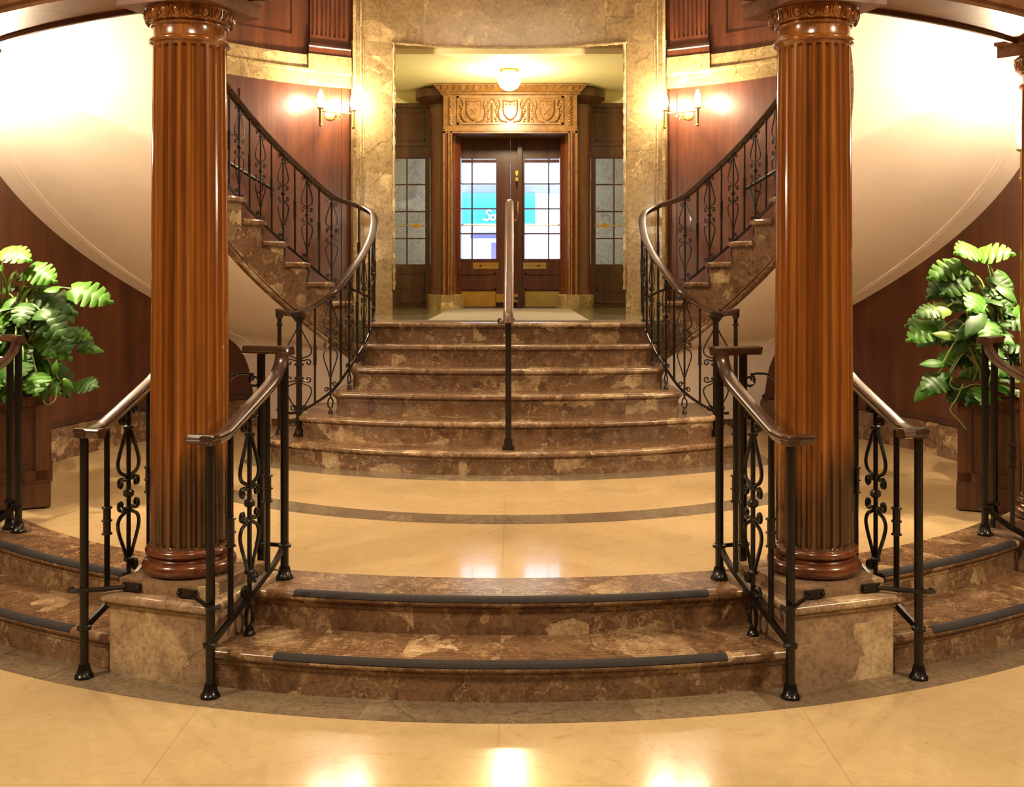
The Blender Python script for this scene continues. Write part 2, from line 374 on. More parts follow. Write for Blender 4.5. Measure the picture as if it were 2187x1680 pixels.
# ------------------------------------------------------------------ entry steps
def step_prof(Rr, Rin, z0, z1, o=0.03):
    p = [(Rin, z0), (Rr, z0), (Rr, z1-0.068), (Rr+0.006, z1-0.062), (Rr+0.006, z1-0.052), (Rr+0.014, z1-0.046)]
    for k in range(7):
        a = -PI/2+PI*k/6; p.append((Rr+o-0.018+0.018*math.cos(a), z1-0.021+0.021*math.sin(a)))
    for g in (0.055, 0.083, 0.111):
        p += [(Rr+o-g, z1), (Rr+o-g, z1-0.004), (Rr+o-g-0.004, z1-0.004), (Rr+o-g-0.004, z1)]
    p.append((Rin, z1)); return p
def entry(aA, aB, label, stripA, stripB, nslab):
    am = (aA+aB)/2
    t = thing('entry_steps', label, 'steps', p1(4.1, am, 0), 'curved entry steps between the pedestals')
    for Rr, Rin, z0, z1 in ((4.185, 3.84, 0, 0.16), (3.885, 3.612, 0.16, 0.32)):
        m_ = MB(); sg = lin(aA, aB, nslab+1)
        for i in range(nslab): revolve(m_, step_prof(Rr, Rin, z0, z1), p1, lin(sg[i], sg[i+1], 8), rnd.random())
        st = m_.build('step', M['marble'], t, True)
        m_ = MB(); Ro = Rr+0.029
        pr = [(Ro-0.034, z1-0.002), (Ro-0.034, z1+0.003), (Ro-0.012, z1+0.003), (Ro-0.002, z1-0.004), (Ro+0.003, z1-0.016), (Ro, z1-0.022), (Ro-0.01, z1-0.02)]
        d = 0.012 if z1 < 0.2 else 0.0
        revolve(m_, pr, p1, lin(stripA+d, stripB-d, 40)); o = m_.build('nosing_strip', M['rubber'], st, True); o['label'] = 'dark anti-slip strip along the step edge'
COLA = R_(19.4); COLC = R_(19.6); COLP = R_(19.25); COL3S = {-1: R_(48.7), 1: R_(45.8)}; RAIL3 = {-1: R_(46.8), 1: R_(45.8)}
hw = math.asin(0.215/4.0)
entry(-COLP+hw, COLP-hw, 'two curved brown marble steps between the two front columns', R_(-12.9), R_(12.9), 6)
for s in (-1, 1):
    a0, a1 = (COLP+hw, COL3S[s]-hw)
    A, B = (a0, a1) if s > 0 else (-a1, -a0)
    sa, sb = (A+R_(2.6), B-R_(1.8)) if s > 0 else (A+R_(1.8), B-R_(2.6))
    entry(A, B, 'curved marble steps at the %s edge, outside the %s column' % (SIDE[s], SIDE[s]), sa, sb, 4)

# ------------------------------------------------------------------ pedestals and columns
def local_box(mb, phi, u0, u1, hw_, z0, z1, slab=None):
    # u outward along the radius, t along the tangent
    d = Vector((math.sin(phi), -math.cos(phi))); t = Vector((math.cos(phi), math.sin(phi)))
    c = Vector((0, YC1))+d*(u0+u1)/2
    mb.box((c.x, c.y, (z0+z1)/2), (2*hw_, u1-u0, z1-z0), phi, slab)
def sq_lathe(mb, phi, R, prof, half, slab=None):
    # square moulding: profile (offset, z) around a square of half-size
    d = Vector((math.sin(phi), -math.cos(phi))); t = Vector((math.cos(phi), math.sin(phi))); c = Vector((0, YC1))+d*R
    rows = []
    for o, z in prof:
        h = half+o; rows.append([(*(c+t*a*h+d*b_*h), z) for a, b_ in ((-1, -1), (1, -1), (1, 1), (-1, 1))])
    mb.loft(rows, True, True, False, slab)
def pedestal(phi, label):
    t = thing('marble_pedestal', label, 'pedestal', p1(3.97, phi, 0), 'marble pedestals under the columns')
    m_ = MB(); local_box(m_, phi, 3.732, 4.212, 0.24, 0, 0.287, rnd.random()*0.3); m_.build('dado', M['marble_ped'], t, False)
    m_ = MB(); pr = [(0.0, 0.282), (0.008, 0.286), (0.008, 0.293), (0.016, 0.298)]
    for k in range(7):
        a = -PI/2+PI*k/6; pr.append((0.012+0.021*math.cos(a), 0.321+0.021*math.sin(a)))
    pr.append((0.0, 0.3425)); sq_lathe(m_, phi, 3.972, pr, 0.24, 0.2); m_.build('cap_moulding', M['marble_ped'], t, True, 50)
    m_ = MB(); local_box(m_, phi, 3.97-0.215, 3.97+0.215, 0.215, 0.342, 0.395, 0.5); m_.build('top_block', M['marble_ped'], t, False)
def column(phi, label):
    x, y, _ = p1(3.97, phi, 0)
    t = thing('fluted_column', label, 'column', (x, y, 0.395), 'fluted wooden columns')
    NF, PER = 24, 14; N = NF*PER
    zb, zt = 0.515, 2.615
    def Rz(z): f = (z-zb)/(zt-zb); return 0.163-0.012*max(0, f)**1.5
    zs = [0.497, zb]+[zb+0.004, zb+0.009, zb+0.014, zb+0.02]+lin(zb+0.03, zt-0.03, 14)+[zt-0.02, zt-0.014, zt-0.009, zt-0.004, zt, 2.632]
    m_ = MB(); rows = []
    wmax = 0.33*2*PI/NF
    for z in zs:
        row = []; R0 = Rz(z); wm = wmax*R0
        dz = min(z-zb, zt-z)
        we = 0 if dz <= 0 else (wm if dz >= wm else wm*math.sqrt(max(0, 1-((wm-dz)/wm)**2)))
        for i in range(N):
            u = ((i % PER)-PER/2)/PER*2*PI/NF*R0
            dep = 0
            if we > 1e-6 and abs(u) < we: dep = 0.0165*math.sqrt(1-(u/we)**2)
            a = 2*PI*i/N; r = R0-dep
            row.append((x+r*math.cos(a), y+r*math.sin(a), z))
        rows.append(row)
    m_.loft(rows, True, False); m_.build('shaft', M['col_wood'], t, True, 28)
    def arc(rc, zc, rad, a0, a1, k=8): return [(rc+rad*math.cos(a), zc+rad*math.sin(a)) for a in lin(R_(a0), R_(a1), k)]
    m_ = MB(); pr = [(0.0, 0.395), (0.165, 0.395)]+arc(0.165, 0.427, 0.032, -80, 80)+[(0.172, 0.461), (0.168, 0.466), (0.163, 0.472), (0.168, 0.477)]+arc(0.168, 0.492, 0.0155, -80, 85)+[(0.163, 0.51), (0.158, 0.513)]
    m_.lathe(pr, (x, y), 64); m_.build('base', M['base_wood'], t, True, 50)
    m_ = MB(); pr = [(0.148, 2.612)]+arc(0.158, 2.635, 0.011, -90, 90, 7)+[(0.152, 2.648), (0.150, 2.652), (0.150, 2.693), (0.154, 2.695)]+arc(0.157, 2.702, 0.006, -90, 90, 5)+[(0.155, 2.71)]+[(0.155+0.030*math.sin(k*PI/12), 2.712+0.056*(1-math.cos(k*PI/12))) for k in range(1, 7)]+[(0.16, 2.77), (0.0, 2.77)]
    m_.lathe(pr, (x, y), 64); cp = m_.build('capital', M['col_wood'], t, True, 50)
    m_ = MB()
    for i in range(20):
        a = 2*PI*i/20; e = (x+0.174*math.cos(a), y+0.174*math.sin(a), 2.742)
        rows = []
        # egg: tilted ellipsoid, and a shell rim around it
        m_.ball(e, 0.02, 10, 0.8, 0.8, 1.35)
        d = Vector((math.cos(a), math.sin(a), 0)); tt = Vector((-math.sin(a), math.cos(a), 0))
        path = [Vector(e)+tt*0.024*math.sin(q)+Vector((0, 0, -0.03*math.cos(q)))+d*(0.004+0.008*(1-math.cos(q))/2) for q in lin(-2.2, 2.2, 9)]
        m_.tube(path, 0.0045, 5)
        a2 = a+PI/20; q = Vector((x+0.176*math.cos(a2), y+0.176*math.sin(a2), 2.735))
        m_.tube([q+Vector((0, 0, 0.03)), q, q+Vector((0, 0, -0.022))-Vector((math.cos(a2), math.sin(a2), 0))*0.01], [0.006, 0.005, 0.001], 5)
    m_.build('egg_moulding', M['col_wood'], cp, True, 60)
    m_ = MB(); sq_lathe(m_, phi, 3.97, [(0, 2.77), (0.0, 2.825), (0.012, 2.832), (0.012, 2.852)], 0.21); m_.build('abacus', M['beam_wood'], t, False)
    return t
for s in (-1, 1):
    pedestal(s*COLP, 'square marble pedestal under the %s fluted column' % SIDE[s])
    column(s*COLC, 'fluted golden-brown wooden column %s of the central steps' % SIDE[s])
    pedestal(s*COL3S[s], 'marble pedestal at the far %s edge beside the side steps' % SIDE[s])
    column(s*COL3S[s], 'fluted wooden column at the far %s edge, mostly out of view' % SIDE[s])

# ring beam
mb = MB(); revolve(mb, [(3.87, 2.852), (4.11, 2.852), (4.11, 2.87), (4.13, 2.88), (4.13, 3.5), (4.2, 3.55), (4.2, 4.95), (3.87, 4.95)], p1, lin(R_(-62), R_(62), 90))
beam = thing('ring_beam', 'curved wooden beam carried by the columns across the top of the view', 'beam', (0, 4.3, 2.83))
mb.build('beam', M['beam_wood'], beam, True)
mb = MB(); revolve(mb, [(3.845, 2.84), (3.855, 2.828), (3.872, 2.828), (3.872, 2.89), (3.848, 2.89)], p1, lin(R_(-62), R_(62), 90)); o = mb.build('edge_moulding', M['dark_wood'], beam, True)
mb = MB()
for a in (-31.5, -26.5, 31.5, 26.5):
    for q, rr in ((0.055, 0.006), (0.035, 0.008)):
        c = Vector(p1(4.13, R_(a), 2.965)); tt = Vector((math.cos(R_(a)), math.sin(R_(a)), 0))
        mb.tube([c+tt*q*math.cos(k)+Vector((0, 0, q*math.sin(k))) for k in lin(0, 2*PI-0.26, 24)], rr, 5, False, True)
mb.build('carved_roundel', M['beam_wood'], beam, True)

# ------------------------------------------------------------------ wrought iron helpers
HALF = [(0.70, 0.135), (0.63, 0.10), (0.74, 0.06), (0.91, 0.085), (0.91, 0.165), (0.68, 0.195), (0.38, 0.165), (0.14, 0.18), (0.32, 0.235), (0.80, 0.30), (1.0, 0.405), (0.94, 0.53), (0.70, 0.69), (0.42, 0.85), (0.2, 1.0)]
def lyre(mb, c, d, W, L, rad, both=True, z0=0.02):
    d = Vector(d)
    for vz in (1, -1):
        for wx in (1, -1):
            pts = [Vector(c)+d*wx*a*W+Vector((0, 0, vz*(z0+b_*L))) for a, b_ in HALF]
            mb.tube(cat_rom(pts, 3), rad, 5)
def curl(mb, c, d, r, rad, flip=1, turns=1.25):
    # small C-scroll in the plane (d, z)
    d = Vector(d); path = []
    for k in range(15):
        a = k/14*turns*2*PI; q = r*(1-0.62*k/14)
        path.append(Vector(c)+d*flip*q*math.cos(a)+Vector((0, 0, q*math.sin(a))))
    mb.tube(path, rad, 5)
def collar(mb, c, r, h):
    x, y, z = c; mb.lathe([(0, z-h), (r*0.8, z-h), (r*1.25, z-h*0.5), (r*1.25, z+h*0.5), (r*0.8, z+h), (0, z+h)], (x, y), 8)
def foot(mb, c, r, h=0.05):
    x, y, z = c; mb.lathe([(0, z), (r*1.9, z), (r*1.9, z+h*0.2), (r*1.5, z+h*0.35), (r*1.1, z+h), (0, z+h)], (x, y), 8)
def bar(mb, a, b_, r, n=8): mb.tube([a, b_], r, n)
RAILPROF = [(-0.022, -0.012), (-0.018, -0.020), (0.018, -0.020), (0.022, -0.012), (0.026, -0.007), (0.026, 0.0), (0.031, 0.005), (0.030, 0.013), (0.020, 0.018), (-0.020, 0.018), (-0.030, 0.013), (-0.031, 0.005), (-0.026, 0.0), (-0.026, -0.007)]

def railing(phi, sg, label):
    d = Vector((math.sin(phi), -math.cos(phi), 0)); tv = Vector((math.cos(phi), math.sin(phi), 0))
    C = Vector((0, YC1, 0)); T = sg*0.305
    def P(R, t, z): return C+d*R+tv*t+Vector((0, 0, z))
    t = thing('entry_railing', label, 'railing', P(4.0, T, 0), 'short wrought iron railings beside the entry steps')
    I = M['iron']
    A, B = 4.275, 3.735
    for R, tt, z0, z1, zc in ((A, T, 0, 0.985, 0.205), (B, T, 0.32, 1.30, 0.465), (B+0.005, T-sg*0.115, 0.32, 1.30, 0.465)):
        m_ = MB(); bar(m_, P(R, tt, z0), P(R, tt, z1), 0.0185, 8); foot(m_, P(R, tt, z0), 0.021, 0.055); collar(m_, P(R, tt, zc), 0.024, 0.012)
        m_.build('post', I, t, True)
    m_ = MB()
    slope = [P(A+0.03, T, 1.005), P(A-0.03, T, 1.005), P(4.19, T, 1.012), P(4.14, T, 1.03), P(3.90, T, 1.150), P(3.83, T, 1.19), P(3.785, T, 1.228), P(3.755, T, 1.275), P(3.745, T, 1.325)]
    m_.sweep(cat_rom(slope, 4), RAILPROF, tv)
    m_.sweep([P(A, T+sg*0.028, 1.005), P(A, T-sg*0.09, 1.005)], RAILPROF, d)
    m_.sweep([P(B, T+sg*0.035, 1.318), P(B, T-sg*0.20, 1.318)], RAILPROF, d)
    m_.build('handrail', M['handrail'], t, True, 50)
    m_ = MB(); pr = [(-0.006, -0.013), (0.006, -0.013), (0.006, 0.013), (-0.006, 0.013)]
    m_.sweep(cat_rom([P(A, T, 0.205), P(4.2, T, 0.235), P(3.90, T, 0.365), P(3.82, T, 0.405), P(3.765, T, 0.445), P(B, T, 0.478)], 4), [(a*1.2, b_) for a, b_ in pr], tv)
    m_.sweep([P(B, T, 0.465), P(B, T-sg*0.115, 0.465)], [(a, b_*0.6) for a, b_ in pr], d)
    m_.build('bottom_rail', I, t, False)
    def zr(R): return 1.012+max(0, (4.16-R))*0.5
    def zb(R): return 0.205+(A-R)*0.43
    for R in (A-0.135, A-0.405):
        m_ = MB(); a, b_ = zb(R), zr(R)-0.015; zm = (a+b_)/2-0.02
        bar(m_, P(R, T, a), P(R, T, b_), 0.0125, 6); bar(m_, P(R, T, zm-0.055), P(R, T, zm+0.055), 0.0165, 8)
        for q in (-0.055, 0, 0.055): collar(m_, P(R, T, zm+q), 0.0185, 0.006)
        m_.build('plain_baluster', I, t, True)
    R = A-0.27; m_ = MB(); a, b_ = 0.16, zr(R)-0.012; zm = 0.705
    bar(m_, P(R, T, 0.272), P(R, T, b_), 0.010, 6)
    lyre(m_, P(R, T, zm), d, 0.066, 0.26, 0.0085, z0=0.018)
    collar(m_, P(R, T, zm), 0.019, 0.016)
    for q in (zm+0.285, zm-0.285): collar(m_, P(R, T, q), 0.018, 0.011)
    for sx, dz in ((1, -0.055), (-1, 0.0)):
        curl(m_, P(R+sx*0.036, T, b_-0.01+dz*0.8), d, 0.022, 0.010, -sx)
        curl(m_, P(R+sx*0.036, T, zb(R)+0.045-sx*0.022), d, 0.022, 0.010, -sx)
    m_.tube([P(R+0.027*math.cos(k), T, 0.235+0.047*math.sin(k)) for k in lin(0, 2*PI*11/12, 12)], 0.009, 6, False, True)
    foot(m_, P(R, T, a), 0.014, 0.03)
    m_.build('lyre_baluster', I, t, True)
    m_ = MB()
    pr = [(-0.011, -0.005), (0.011, -0.005), (0.011, 0.005), (-0.011, 0.005)]
    m_.tube([P(A+0.01, T+sg*0.05, 0.362), P(A+0.035, T+sg*0.045, 0.362), P(A+0.03, T+sg*0.02, 0.362), P(A+0.02, T, 0.362), P(4.24, T-sg*0.08, 0.362), P(4.195, T-sg*0.14, 0.365)], 0.010, 6)
    c = P(4.19, T-sg*0.17, 0.366); m_.box((c.x, c.y, c.z), (0.085, 0.014, 0.032), phi)
    for q in (0.135, 0.205): c = P(4.20, T-sg*q, 0.366); m_.ball(c, 0.009, 8)
    m_.build('strap_bracket', I, t, True)
    m_ = MB(); z = 1.195
    t1 = T-sg*0.115
    path = []
    for k in range(13):
        a = k/12*2.4*PI; q = 0.030*(1-0.6*(1-k/12)); path.append(P(B, t1-sg*(0.034+q*math.cos(a)), z-0.012+q*math.sin(a)))
    path += [P(B+0.05, t1-sg*0.09, z+0.02), P(B+0.09, t1-sg*0.12, z-0.012), P(B+0.11, t1-sg*0.135, z-0.055)]
    m_.tube(cat_rom(path, 2), 0.006, 6); m_.build('scroll_bracket', I, t, True)
for s in (-1, 1):
    railing(s*COLA, -s, 'black iron railing with bronze handrail on the inner side of the %s column' % SIDE[s])
    railing(s*COLA, s, 'black iron railing with bronze handrail on the outer side of the %s column' % SIDE[s])
    railing(s*RAIL3[s], -s, 'black iron railing in front of the planter at the far %s edge' % SIDE[s])

# ------------------------------------------------------------------ marble staircase
def stair_path(w_, yc, sag, yb, rc=0.10):
    pts = []; n_ = 30
    Rr = (w_*w_+sag*sag)/(2*sag) if sag > 1e-4 else 1e6
    for i in range(n_+1):
        x = -w_+2*w_*i/n_; pts.append((x, yc+Rr-math.sqrt(Rr*Rr-x*x)))
    ye = yc+sag
    left = [(-w_-rc*math.sin(a), ye+rc*(1-math.cos(a))) for a in lin(PI/2, 0.35, 5)]
    left = [(-w_-rc, yb)]+left; right = [(-x, y) for x, y in reversed(left)]
    return left+pts+right
stair = thing('marble_staircase', 'six brown marble steps rising in the centre to the entrance doors', 'staircase', (0, 7.5, 0.32))
STEPS = [(3, 1.60, 7.09, 0.50, 8.45), (4, 1.385, 7.365, 0.30, 8.5), (5, 1.165, 7.635, 0.165, 8.9), (6, 1.075, 7.905, 0.11, 8.9), (7, 1.03, 8.17, 0.06, 8.95), (8, 1.02, 8.435, 0.03, 9.0)]
for k, w_, yc, sag, yb in STEPS:
    path = stair_path(w_, yc, sag, yb); z1 = k*RISE; z0 = z1-RISE
    nrm = []
    for i in range(len(path)):
        a = Vector(path[max(i-1, 0)]); b_ = Vector(path[min(i+1, len(path)-1)]); t = (b_-a).normalized(); nrm.append(Vector((t.y, -t.x)))
    prof = [(0, z0), (0, z1-0.066), (0.006, z1-0.06), (0.006, z1-0.052), (0.014, z1-0.046)]
    for q in range(7):
        a = -PI/2+PI*q/6; prof.append((0.012+0.02*math.cos(a), z1-0.021+0.021*math.sin(a)))
    for g in (0.028,): prof += [(0.028-g, z1), (0.028-g, z1-0.003), (0.028-g-0.005, z1-0.003), (0.028-g-0.005, z1)]
    rows = [[(path[i][0]+nrm[i].x*o, path[i][1]+nrm[i].y*o, z) for i in range(len(path))] for o, z in prof]
    m_ = MB(); cuts = sorted([0, len(path)-1]+[int(len(path)*(j+rnd.uniform(-0.2, 0.2))/5) for j in range(1, 5)])
    for a, b_ in zip(cuts[:-1], cuts[1:]):
        m_.loft([r[a:b_+1] for r in rows], False, False, False, rnd.random())
    top = [(path[i][0]-nrm[i].x*0.005, path[i][1]-nrm[i].y*0.005, z1) for i in range(len(path))]
    m_.add(top, [tuple(range(len(top)))], 0.4)
    m_.add([top[0], top[-1], (top[-1][0], top[-1][1], z0), (top[0][0], top[0][1], z0)], [(0, 1, 2, 3)])
    m_.build('step', M['marble'], stair, True, 45)
# dark border on the platform around the lowest step
p = stair_path(1.60, 7.09, 0.50, 8.45); mb = MB(); rows = []
for o, z in ((0.0, 0.31), (0.0, 0.3225), (0.19, 0.3225), (0.19, 0.31)):
    row = []
    for i in range(len(p)):
        a = Vector(p[max(i-1, 0)]); b_ = Vector(p[min(i+1, len(p)-1)]); t = (b_-a).normalized(); row.append((p[i][0]+t.y*o, p[i][1]-t.x*o, z))
    rows.append(row)
mb.loft(rows, False, False); struct(mb.build('trim_3', M['band'], None, False), 'dark stone border on the platform around the lowest stair', 'border')
# upper landing slab
TH9 = R_(36.3); DTH = R_(6.13)
mb = MB(); pts = [(-1.09, 8.6), (1.09, 8.6)]+[(1.10, 8.95)]+[p2(RI, TH9, 0)[:2]]+[p2(RO, a, 0)[:2] for a in lin(TH9, R_(26.5), 5)]+[(1.75, 10.35), (1.75, 14.3), (-1.75, 14.3), (-1.75, 10.35)]+[p2(RO, a, 0, -1)[:2] for a in lin(R_(26.5), TH9, 5)]+[p2(RI, TH9, 0, -1)[:2], (-1.10, 8.95)]
n = len(pts); mb.add([(x, y, 1.2785) for x, y in pts]+[(x, y, 1.10) for x, y in pts], [tuple(range(n)), tuple(range(2*n-1, n-1, -1))]+[(i, i+n, (i+1) % n+n, (i+1) % n) for i in range(n)])
struct(mb.build('floor.002', M['landing'], None, False), 'dark polished stone landing inside the marble door frame', 'floor')
mb = MB(); mb.b2(-0.66, 0.66, 8.62, 11.9, 1.2785, 1.290); tag(mb.build('door_mat', M['mat'], None, False), 'beige carpet mat on the landing before the doors', 'mat')

# ------------------------------------------------------------------ curved flights
def nose_z(th): return RISE*(9+(th-TH9)/DTH)
KMAX = 23
def flight(s):
    t = thing('curved_staircase', 'curved marble flight with pale plaster underside sweeping up the %s wall' % SIDE[s], 'staircase', p2(2.7, R_(60), 1.2, s), 'mirrored curved flights')
    def q(R, a, z): return p2(R, a, z, s)
    for k in range(9, KMAX+1):
        a0 = TH9+(k-9)*DTH; a1 = a0+DTH; z1 = k*RISE
        m_ = MB(); an = lin(a0, a1+0.004, 5); sl = rnd.random()
        m_.loft([[q(RI+0.045, a, z1-RISE-0.08), q(RO, a, z1-RISE-0.08), q(RO, a, z1-0.045), q(RI+0.045, a, z1-0.045)] for a in an], True, True, False, sl)
        ov = 0.03/RI
        pr = []
        an = lin(a0-ov, a1, 7)
        rin = RI-0.028
        rows = []
        for i, a in enumerate(an):
            zz = 0.0
            e = 0.010 if i == 0 else 0
            rows.append([q(rin+0.012, a, z1-0.046+e), q(RO, a, z1-0.046+e), q(RO, a, z1-e), q(rin+0.012, a, z1-e), q(rin, a, z1-0.012), q(rin, a, z1-0.034)])
        m_.loft(rows, True, True, False, sl)
        m_.build('tread', M['marble'], t, True, 35)
    m_ = MB()
    for k in range(8, KMAX+1):
        a0 = TH9+(k-9)*DTH; a1 = a0+DTH; z1 = k*RISE-0.044
        if k == 8: a0 = R_(31.5); z1 = 1.27
        m_.loft([[q(RI, a, nose_z(a)-0.50), q(RI+0.045, a, nose_z(a)-0.50), q(RI+0.045, a, z1), q(RI, a, z1)] for a in lin(a0, a1, 5)], True, True, False, rnd.random()*0.4)
    st = m_.build('stringer', M['marble'], t, False)
    m_ = MB(); an = lin(R_(31.5), TH9+(KMAX-8)*DTH, 50)
    for dz, rr in ((-0.49, 0.016), (-0.455, 0.007)): m_.tube([q(RI-0.006, a, nose_z(a)+dz) for a in an], rr, 8)
    m_.build('stringer_moulding', M['marble'], st, True)
    # plaster underside that comes down to the platform as a curved end wall
    aE = TH9+(KMAX-8)*DTH
    inner = [(a, nose_z(a)-0.495) for a in lin(aE, R_(40), 30)]+[(R_(37), 1.02), (R_(35.6), 0.9), (R_(35), 0.7), (R_(34.8), 0.30)]
    outer = [(a, nose_z(a)-0.64) for a in lin(aE, R_(52), 30)]+[(R_(48), 1.10), (R_(45.7), 0.97), (R_(44.2), 0.75), (R_(43.2), 0.30)]
    rows = []; n_ = 9
    ci = cat_rom([(a, z, 0) for a, z in inner], 3); co = cat_rom([(a, z, 0) for a, z in outer], 3)
    for pi_, po in zip(ci, co):
        rows.append([q(RI+0.01+(RO-RI-0.01)*u, pi_.x+(po.x-pi_.x)*u, pi_.y+(po.y-pi_.y)*u) for u in lin(0, 1, n_)])
    m_ = MB(); m_.loft(rows, False, False); sf = m_.build('soffit', M['plaster'], t, True, 80)
    m_ = MB()
    for u, rr in ((0.865, 0.007), (0.89, 0.004)):
        m_.tube([q(RI+(RO-RI)*u, a.x+(b_.x-a.x)*u, a.y+(b_.y-a.y)*u-0.002) for a, b_ in zip(ci, co)], rr, 6)
    m_.build('soffit_moulding', M['plaster'], sf, True)
    return t
for s in (-1, 1): flight(s)

# balustrade
def balustrade(s):
    I = M['iron_up']
    ctrl = [(1.70, 7.90, 0.49, 0), (1.525, 7.81, 0.50, 0), (1.30, 7.84, 0.64, 1), (1.19, 8.02, 0.80, 1), (1.115, 8.27, 0.96, 1), (1.08, 8.52, 1.12, 1), (1.11, 8.78, 1.28, 1), (1.25, 8.92, 1.36, 0)]
    for k in range(13):
        a = R_(40.9)+k*DTH; x, y, _ = p2(2.235, a, 0); ctrl.append((x, y, 1.44+0.16*k, 1))
    pts = [(s*x, y, z) for x, y, z, f in ctrl]; SUB = 8
    cv = cat_rom(pts, SUB)
    t = thing('stair_balustrade', 'scrolled wrought iron balustrade with dark handrail climbing the %s flight' % SIDE[s], 'balustrade', (s*1.525, 7.81, 0.48), 'mirrored stair balustrades')
    up = lambda p, d: Vector((p.x, p.y, p.z+d))
    m_ = MB(); hr = [up(p, 0.90-0.03*min(1, i/12)) for i, p in enumerate(cv)]
    m_.sweep(hr, RAILPROF); m_.build('handrail', M['handrail'], t, True, 50)
    m_ = MB(); m_.sweep([up(p, 0.155) for p in cv[4:]], [(-0.005, -0.010), (0.005, -0.010), (0.005, 0.010), (-0.005, 0.010)]); m_.build('bottom_rail', I, t, False)
    def tan(i): return (Vector((*(cv[min(i+1, len(cv)-1)]-cv[max(i-1, 0)]).xy, 0))).normalized()
    fl = [i for i, c in enumerate(ctrl) if c[3]]
    for i in fl:
        p = cv[i*SUB]; d = tan(i*SUB); sl = RISE/0.25
        m_ = MB(); zt = p.z+0.85; zf = ctrl[i][2]
        bar(m_, up(p, 0.11), up(p, 0.855), 0.0075, 6)
        lyre(m_, up(p, 0.545), d, 0.054, 0.25, 0.005, z0=0.012)
        collar(m_, up(p, 0.545), 0.014, 0.013)
        for q_ in (0.275, 0.815): collar(m_, up(p, q_), 0.012, 0.007)
        for sx in (1, -1):
            dz = 0.036*sl*sx
            curl(m_, p+d*sx*0.032+Vector((0, 0, 0.835+dz*0.9-0.015)), d, 0.019, 0.0048, -sx)
            curl(m_, p+d*sx*0.030+Vector((0, 0, 0.195+dz*0.8)), d, 0.019, 0.0048, -sx)
        m_.tube([p+d*0.020*math.cos(k)+Vector((0, 0, 0.075+0.038*math.sin(k))) for k in lin(0, 2*PI*11/12, 12)], 0.006, 5, False, True)
        foot(m_, p, 0.010, 0.03)
        m_.build('lyre_baluster', I, t, True)
    prev = 1
    for i in fl:
        j = (prev*SUB+i*SUB)//2; prev = i
        p = cv[j]; m_ = MB()
        bar(m_, up(p, 0.155), up(p, 0.855), 0.0085, 6); bar(m_, up(p, 0.44), up(p, 0.57), 0.012, 6)
        for q_ in (0.44, 0.505, 0.57): collar(m_, up(p, q_), 0.013, 0.005)
        m_.build('plain_baluster', I, t, True)
    # newel: stout post with capital and wider lyres either side, plus slender end post
    p = cv[SUB]; d = tan(SUB); m_ = MB()
    x, y = p.x, p.y
    bar(m_, (x, y, 0.48), (x, y, 1.34), 0.0215, 8); foot(m_, (x, y, 0.48), 0.024, 0.05)
    m_.lathe([(0.02, 1.31), (0.028, 1.315), (0.05, 1.345), (0.06, 1.352), (0.06, 1.362), (0, 1.362)], (x, y), 12)
    collar(m_, (x, y, 1.0), 0.028, 0.012); collar(m_, (x, y, 0.90), 0.028, 0.012); collar(m_, (x, y, 0.66), 0.026, 0.01)
    lyre(m_, (x, y, 0.955), d, 0.095, 0.27, 0.0055, z0=0.03)
    for sx in (1, -1):
        curl(m_, (x+d.x*sx*0.045, y+d.y*sx*0.045, 0.68), d, 0.024, 0.0055, -sx); curl(m_, (x+d.x*sx*0.045, y+d.y*sx*0.045, 0.57), d, 0.03, 0.0055, -sx)
        curl(m_, (x+d.x*sx*0.03, y+d.y*sx*0.03, 1.385), d, 0.022, 0.0055, -sx)
    m_.build('newel_post', I, t, True)
    p = cv[1]; m_ = MB(); bar(m_, (p.x, p.y, 0.48), (p.x, p.y, 1.385), 0.0155, 8); foot(m_, (p.x, p.y, 0.48), 0.017, 0.04)
    collar(m_, (p.x, p.y, 1.29), 0.019, 0.01); collar(m_, (p.x, p.y, 0.66), 0.019, 0.01)
    m_.lathe([(0.016, 1.33), (0.026, 1.345), (0.03, 1.37), (0, 1.375)], (p.x, p.y), 8)
    m_.build('end_post', I, t, True)
for s in (-1, 1): balustrade(s)
# wall-side rail seen through the balusters
for s in (-1, 1):
    t = thing('wall_handrail', 'slim dark metal handrail fixed to the wood wall behind the %s balustrade' % SIDE[s], 'handrail', p2(3.22, R_(42), 2.4, s), 'wall handrails of the flights')
    m_ = MB(); m_.tube([p2(3.215, a, nose_z(a)+0.86, s) for a in lin(R_(41), R_(100), 40)], 0.016, 8); m_.build('rail', M['iron_up'], t, True)
    for a in (43, 58, 73, 88):
        m_ = MB(); z = nose_z(R_(a))+0.85; m_.tube([p2(3.215, R_(a), z, s), p2(3.215, R_(a), z-0.05, s), p2(3.30, R_(a), z-0.07, s)], 0.007, 6); m_.build('bracket', M['iron_up'], t, True)

